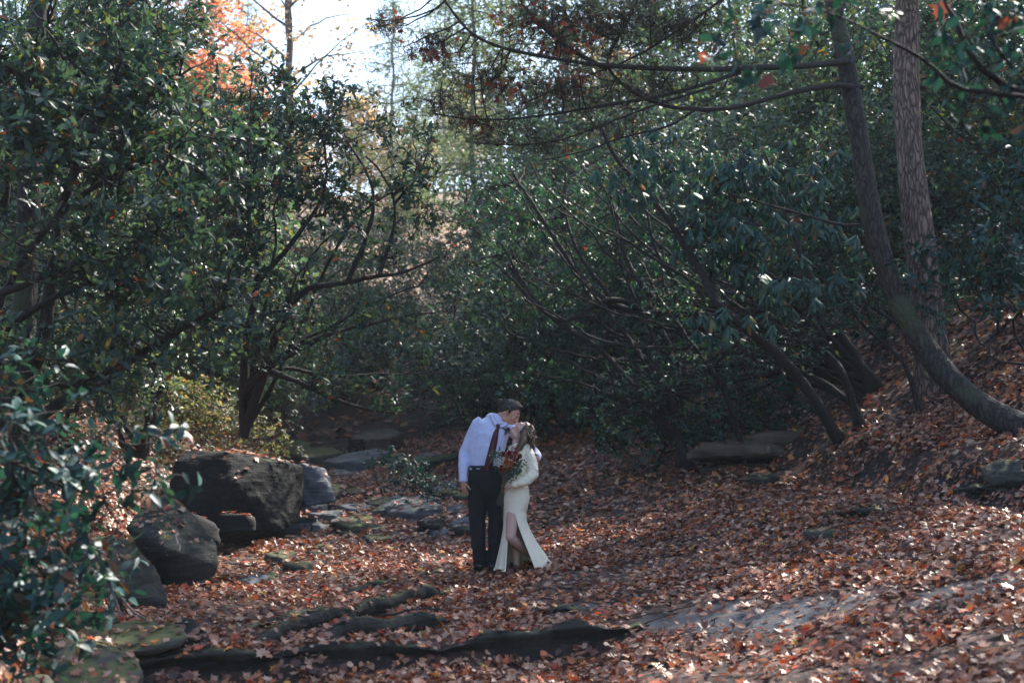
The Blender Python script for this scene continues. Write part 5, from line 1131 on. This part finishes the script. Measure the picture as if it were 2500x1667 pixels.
for i in range(NR_):
    yp = 1186 + (1402 - 1186) * i / (NR_ - 1)
    ip = lambda T_: np.interp(yp, [a for a, b in T_], [b for a, b in T_])
    l, r_ = ip(left), ip(right); cx = (l + r_) / 2; hw = (r_ - l) / 2; hd = np.interp(yp, [1186, 1214, 1300, 1400], [.120, .135, .17, .30])
    if yp <= 1248: a0, a1 = cx + .01, cx - .01
    else: a0, a1 = ip(sr), ip(sl)
    if yp <= 1248: a0 = a1 = 1255
    t0 = math.asin(max(-1, min(1, (a0 - cx) / hw))); t1 = math.asin(max(-1, min(1, (a1 - cx) / hw)))
    # angle measured from the front (towards camera), positive to the right
    ts = np.linspace(t0, 2 * math.pi + t1, NC)
    fl = max(0, (yp - 1275) / 125) ** 1.3
    ctr = Q(cx, yp, wd + .05)
    row = []
    for t in ts:
        rip = 1 + fl * (.10 * math.sin(t * 9 + .6) + .06 * math.sin(t * 17 + 2 + yp * .004)) * (.35 + .65 * (math.cos(t) < .2))
        x = ctr[0] + math.sin(t) * hw / PX * rip; y = ctr[1] - math.cos(t) * hd * rip; z = ctr[2]
        if yp > 1340 and math.sin(t) > .55: # train drags out to the right
            k = ((yp - 1340) / 62) ** 2 * (math.sin(t) - .55) / .45; x += .07 * k; z += .0
        if i == NR_ - 1: z += .012 * math.sin(t * 13) 
        z = max(z, zf + .012 + .01 * math.sin(t * 11)) 
        row.append((x, y, z))
    rows.append(row)
i = np.arange(NR_ - 1)[:, None] * NC + np.arange(NC - 1)[None]
me_s = npmesh('skirt', np.array(rows).reshape(-1, 3), np.stack([i, i + 1, i + NC + 1, i + NC], -1).reshape(-1, 4), smooth=True)
bm = bmesh.new(); bm.from_mesh(me_s); bmesh.ops.recalc_face_normals(bm, faces=bm.faces)
bmesh.ops.solidify(bm, geom=bm.faces[:], thickness=.004)
bm.from_mesh(me_b)
for f in bm.faces: f.smooth = True
me_d = bpy.data.meshes.new('dress'); bm.to_mesh(me_d); bm.free()
child('dress', me_d, dressm, wo)
# hair
wg = np.random.default_rng(6)
hc = [ball(wT(-.026, 0, .032), (.098, .082, .086), wR), ball(wT(.012, 0, .07), (.06, .06, .03), wR), limb([wT(-.07, 0, .0), kw(1299, 1072, .08), kw(1296, 1092, .1)], [.075, .06, .04]),
      limb([wT(.01, -.062, .05), wT(-.01, -.078, .0), kw(1279, 1074, -.03), kw(1271, 1090, -.05), kw(1264, 1102, -.07)], [.026, .03, .032, .024, .012]), limb([wT(.03, -.05, .06), wT(-.03, -.07, .02)], [.018, .03])]
hme = setr(fuse('hair', hc, .007, 2, lambda v: .003 * mnoise.noise(Vector((v[0] * 50, v[1] * 50, v[2] * 14)))), wg)
paths = []
for k in range(420):
    a = wg.uniform(-1.0, 1.25); st_ = wT(.035 - .11 * wg.random(), -.082 * math.cos(a * .9) * wg.uniform(.85, 1.04), .035 + .085 * math.sin(a))
    if wg.random() < .45: en = kw(1262 + wg.normal(0, 5), 1103 + wg.normal(0, 9), -.06 + wg.normal(0, .02)); mid = kw(1275 + wg.normal(0, 4), 1078, -.03 + wg.normal(0, .01))
    else: en = kw(1292 + wg.normal(0, 8), 1098 + wg.normal(0, 14), .05 + wg.normal(0, .06)); mid = kw(1299 + wg.normal(0, 3.5), 1070, .05 + wg.normal(0, .04))
    paths.append(smooth_line([st_, (st_ + mid) / 2 + wg.normal(0, .006, 3), mid, en], .03, wg, .012))
hs = setr(tube_mesh('hair', [(p, np.linspace(.0038, .0012, len(p)), 4) for p in paths]), wg)
bm = bmesh.new(); bm.from_mesh(hme); bm.from_mesh(hs); hm_ = bpy.data.meshes.new('hair'); bm.to_mesh(hm_); bm.free()
child('hair', hm_, hairw_, wo)
n = 24; pp = np.array([kw(1300, 1064, -.02)] * n) + wg.normal(0, 1, (n, 3)) * [.010, .015, .034]
child('hair_flowers', leaf_cloud('hair_flowers', pp, wg.normal(0, 1, (n, 3)), wg.normal(0, 1, (n, 3)), .014, .012, 'oval', g=wg), white_fl, wo)

# --- bouquet held by the woman
bc = Q(1237, 1186, -.33)
bq = tag(empty('bouquet', bc), 'bouquet of dark red, orange and white flowers with eucalyptus held before the couple', 'bouquet')
bg_ = np.random.default_rng(12)
def BQ(px, py, dy=0): return Q(1239 + (px - 1239) * .88, 1131 + (py - 1131) * .9, -.37 + dy)
fl = [(1226, 1107, .045, 'r'), (1243, 1104, .042, 'r'), (1260, 1106, .046, 'r'), (1272, 1112, .036, 'r'), (1251, 1116, .036, 'r'), (1236, 1128, .05, 'o'), (1249, 1130, .036, 'o'), (1219, 1139, .04, 'u'), (1233, 1146, .036, 'u'), (1222, 1151, .034, 'u'),
      (1262, 1122, .032, 'r'), (1238, 1115, .03, 'u'), (1245, 1142, .034, 'u'), (1257, 1134, .028, 'r')]
for i, (x, y, r, c) in enumerate(fl):
    v = np.array([(x - 1241) / 40, -1, -(y - 1130) / 40])
    bloom(BQ(x, y, -.02 + .08 * (((x - 1241) / 40) ** 2 + ((y - 1128) / 40) ** 2)), r, v, {'r': red_fl, 'o': or_fl, 'u': rust_fl}[c], 13, 30 + i, 5, 'flower', bq, .26)
n = 260; a = bg_.uniform(0, 6.28, n); rr = bg_.random(n) ** .5
pp = np.array([BQ(1243 + 34 * q * math.cos(t), 1134 + 33 * q * math.sin(t), .03 + .08 * q) for t, q in zip(a, rr)])
dd = np.stack([np.cos(a), np.full(n, -.5), -np.sin(a)], -1) + bg_.normal(0, .5, (n, 3))
child('foliage', leaf_cloud('foliage', pp, dd, bg_.normal(0, .6, (n, 3)) + [0, -1, 0.3], bg_.uniform(.02, .05, n), bg_.uniform(.012, .02, n), 'oval', g=bg_), green_fl, bq)
sp = [BQ(1212, 1105, -.03), BQ(1276, 1136, -.03), BQ(1270, 1150, 0), BQ(1248, 1165, 0), BQ(1202, 1112, 0)]
pp = np.concatenate([c + bg_.normal(0, .028, (36, 3)) for c in sp])
child('eucalyptus_leaves', leaf_cloud('eucalyptus_leaves', pp, bg_.normal(0, 1, pp.shape), bg_.normal(0, 1, pp.shape) + [0, -1, 0], bg_.uniform(.02, .04, len(pp)), .02, 'oval', g=bg_), green_fl, bq)
n = 170; cc = [BQ(1211, 1126, -.04), BQ(1216, 1117, -.04), BQ(1221, 1130, -.05), BQ(1253, 1121, -.07)]
pp = np.concatenate([c + bg_.normal(0, 1, (k, 3)) * .02 for c, k in zip(cc, (70, 45, 40, 15))])
child('white_filler_flowers', leaf_cloud('white_filler_flowers', pp, bg_.normal(0, 1, pp.shape), bg_.normal(0, 1, pp.shape) + [0, -1, 0], .013, .012, 'oval', g=bg_), white_fl, bq)
st2 = []
gp_ = Q(1229, 1185, -.37)
for k in range(26):
    e = Q(1219 + bg_.normal(0, 4.5), 1231 + bg_.normal(0, 2.5), -.37 + bg_.normal(0, .02)); m_ = gp_ + bg_.normal(0, .007, 3); s0 = BQ(1240 + bg_.normal(0, 8), 1148, .03)
    st2.append((smooth_line([s0, m_, e], .03), np.full(max(4, int((np.linalg.norm(m_ - s0) + np.linalg.norm(e - m_)) / .03)), .0028), 5))
st2 = [(p, np.full(len(p), .0028), 5) for p, _, _ in st2]
child('stems', tube_mesh('stems', st2), plain('flower_stem', (.06, .055, .03), .6), bq)
# ---------------------------------------------------------------- air
def haze():
    bm = bmesh.new(); bmesh.ops.create_cube(bm, size=1)
    me = bpy.data.meshes.new('haze'); bm.to_mesh(me); bm.free()
    # whole scene stands inside
    me.transform(Matrix.Diagonal((620, 580, 62, 1))); 
    m = bpy.data.materials.new('haze_air'); nt, out = nodes(m)
    v = N(nt, 'ShaderNodeVolumePrincipled'); v.inputs['Density'].default_value = HAZE; v.inputs['Color'].default_value = (.85, .95, 1, 1)
    v.inputs['Anisotropy'].default_value = 0
    nt.links.new(v.outputs[0], out.inputs['Volume'])
    o = link('haze', me, m); o.location = (0, 220, 62 / 2 - 3); tag(o, kind='stuff')
HAZE = .0006
haze()
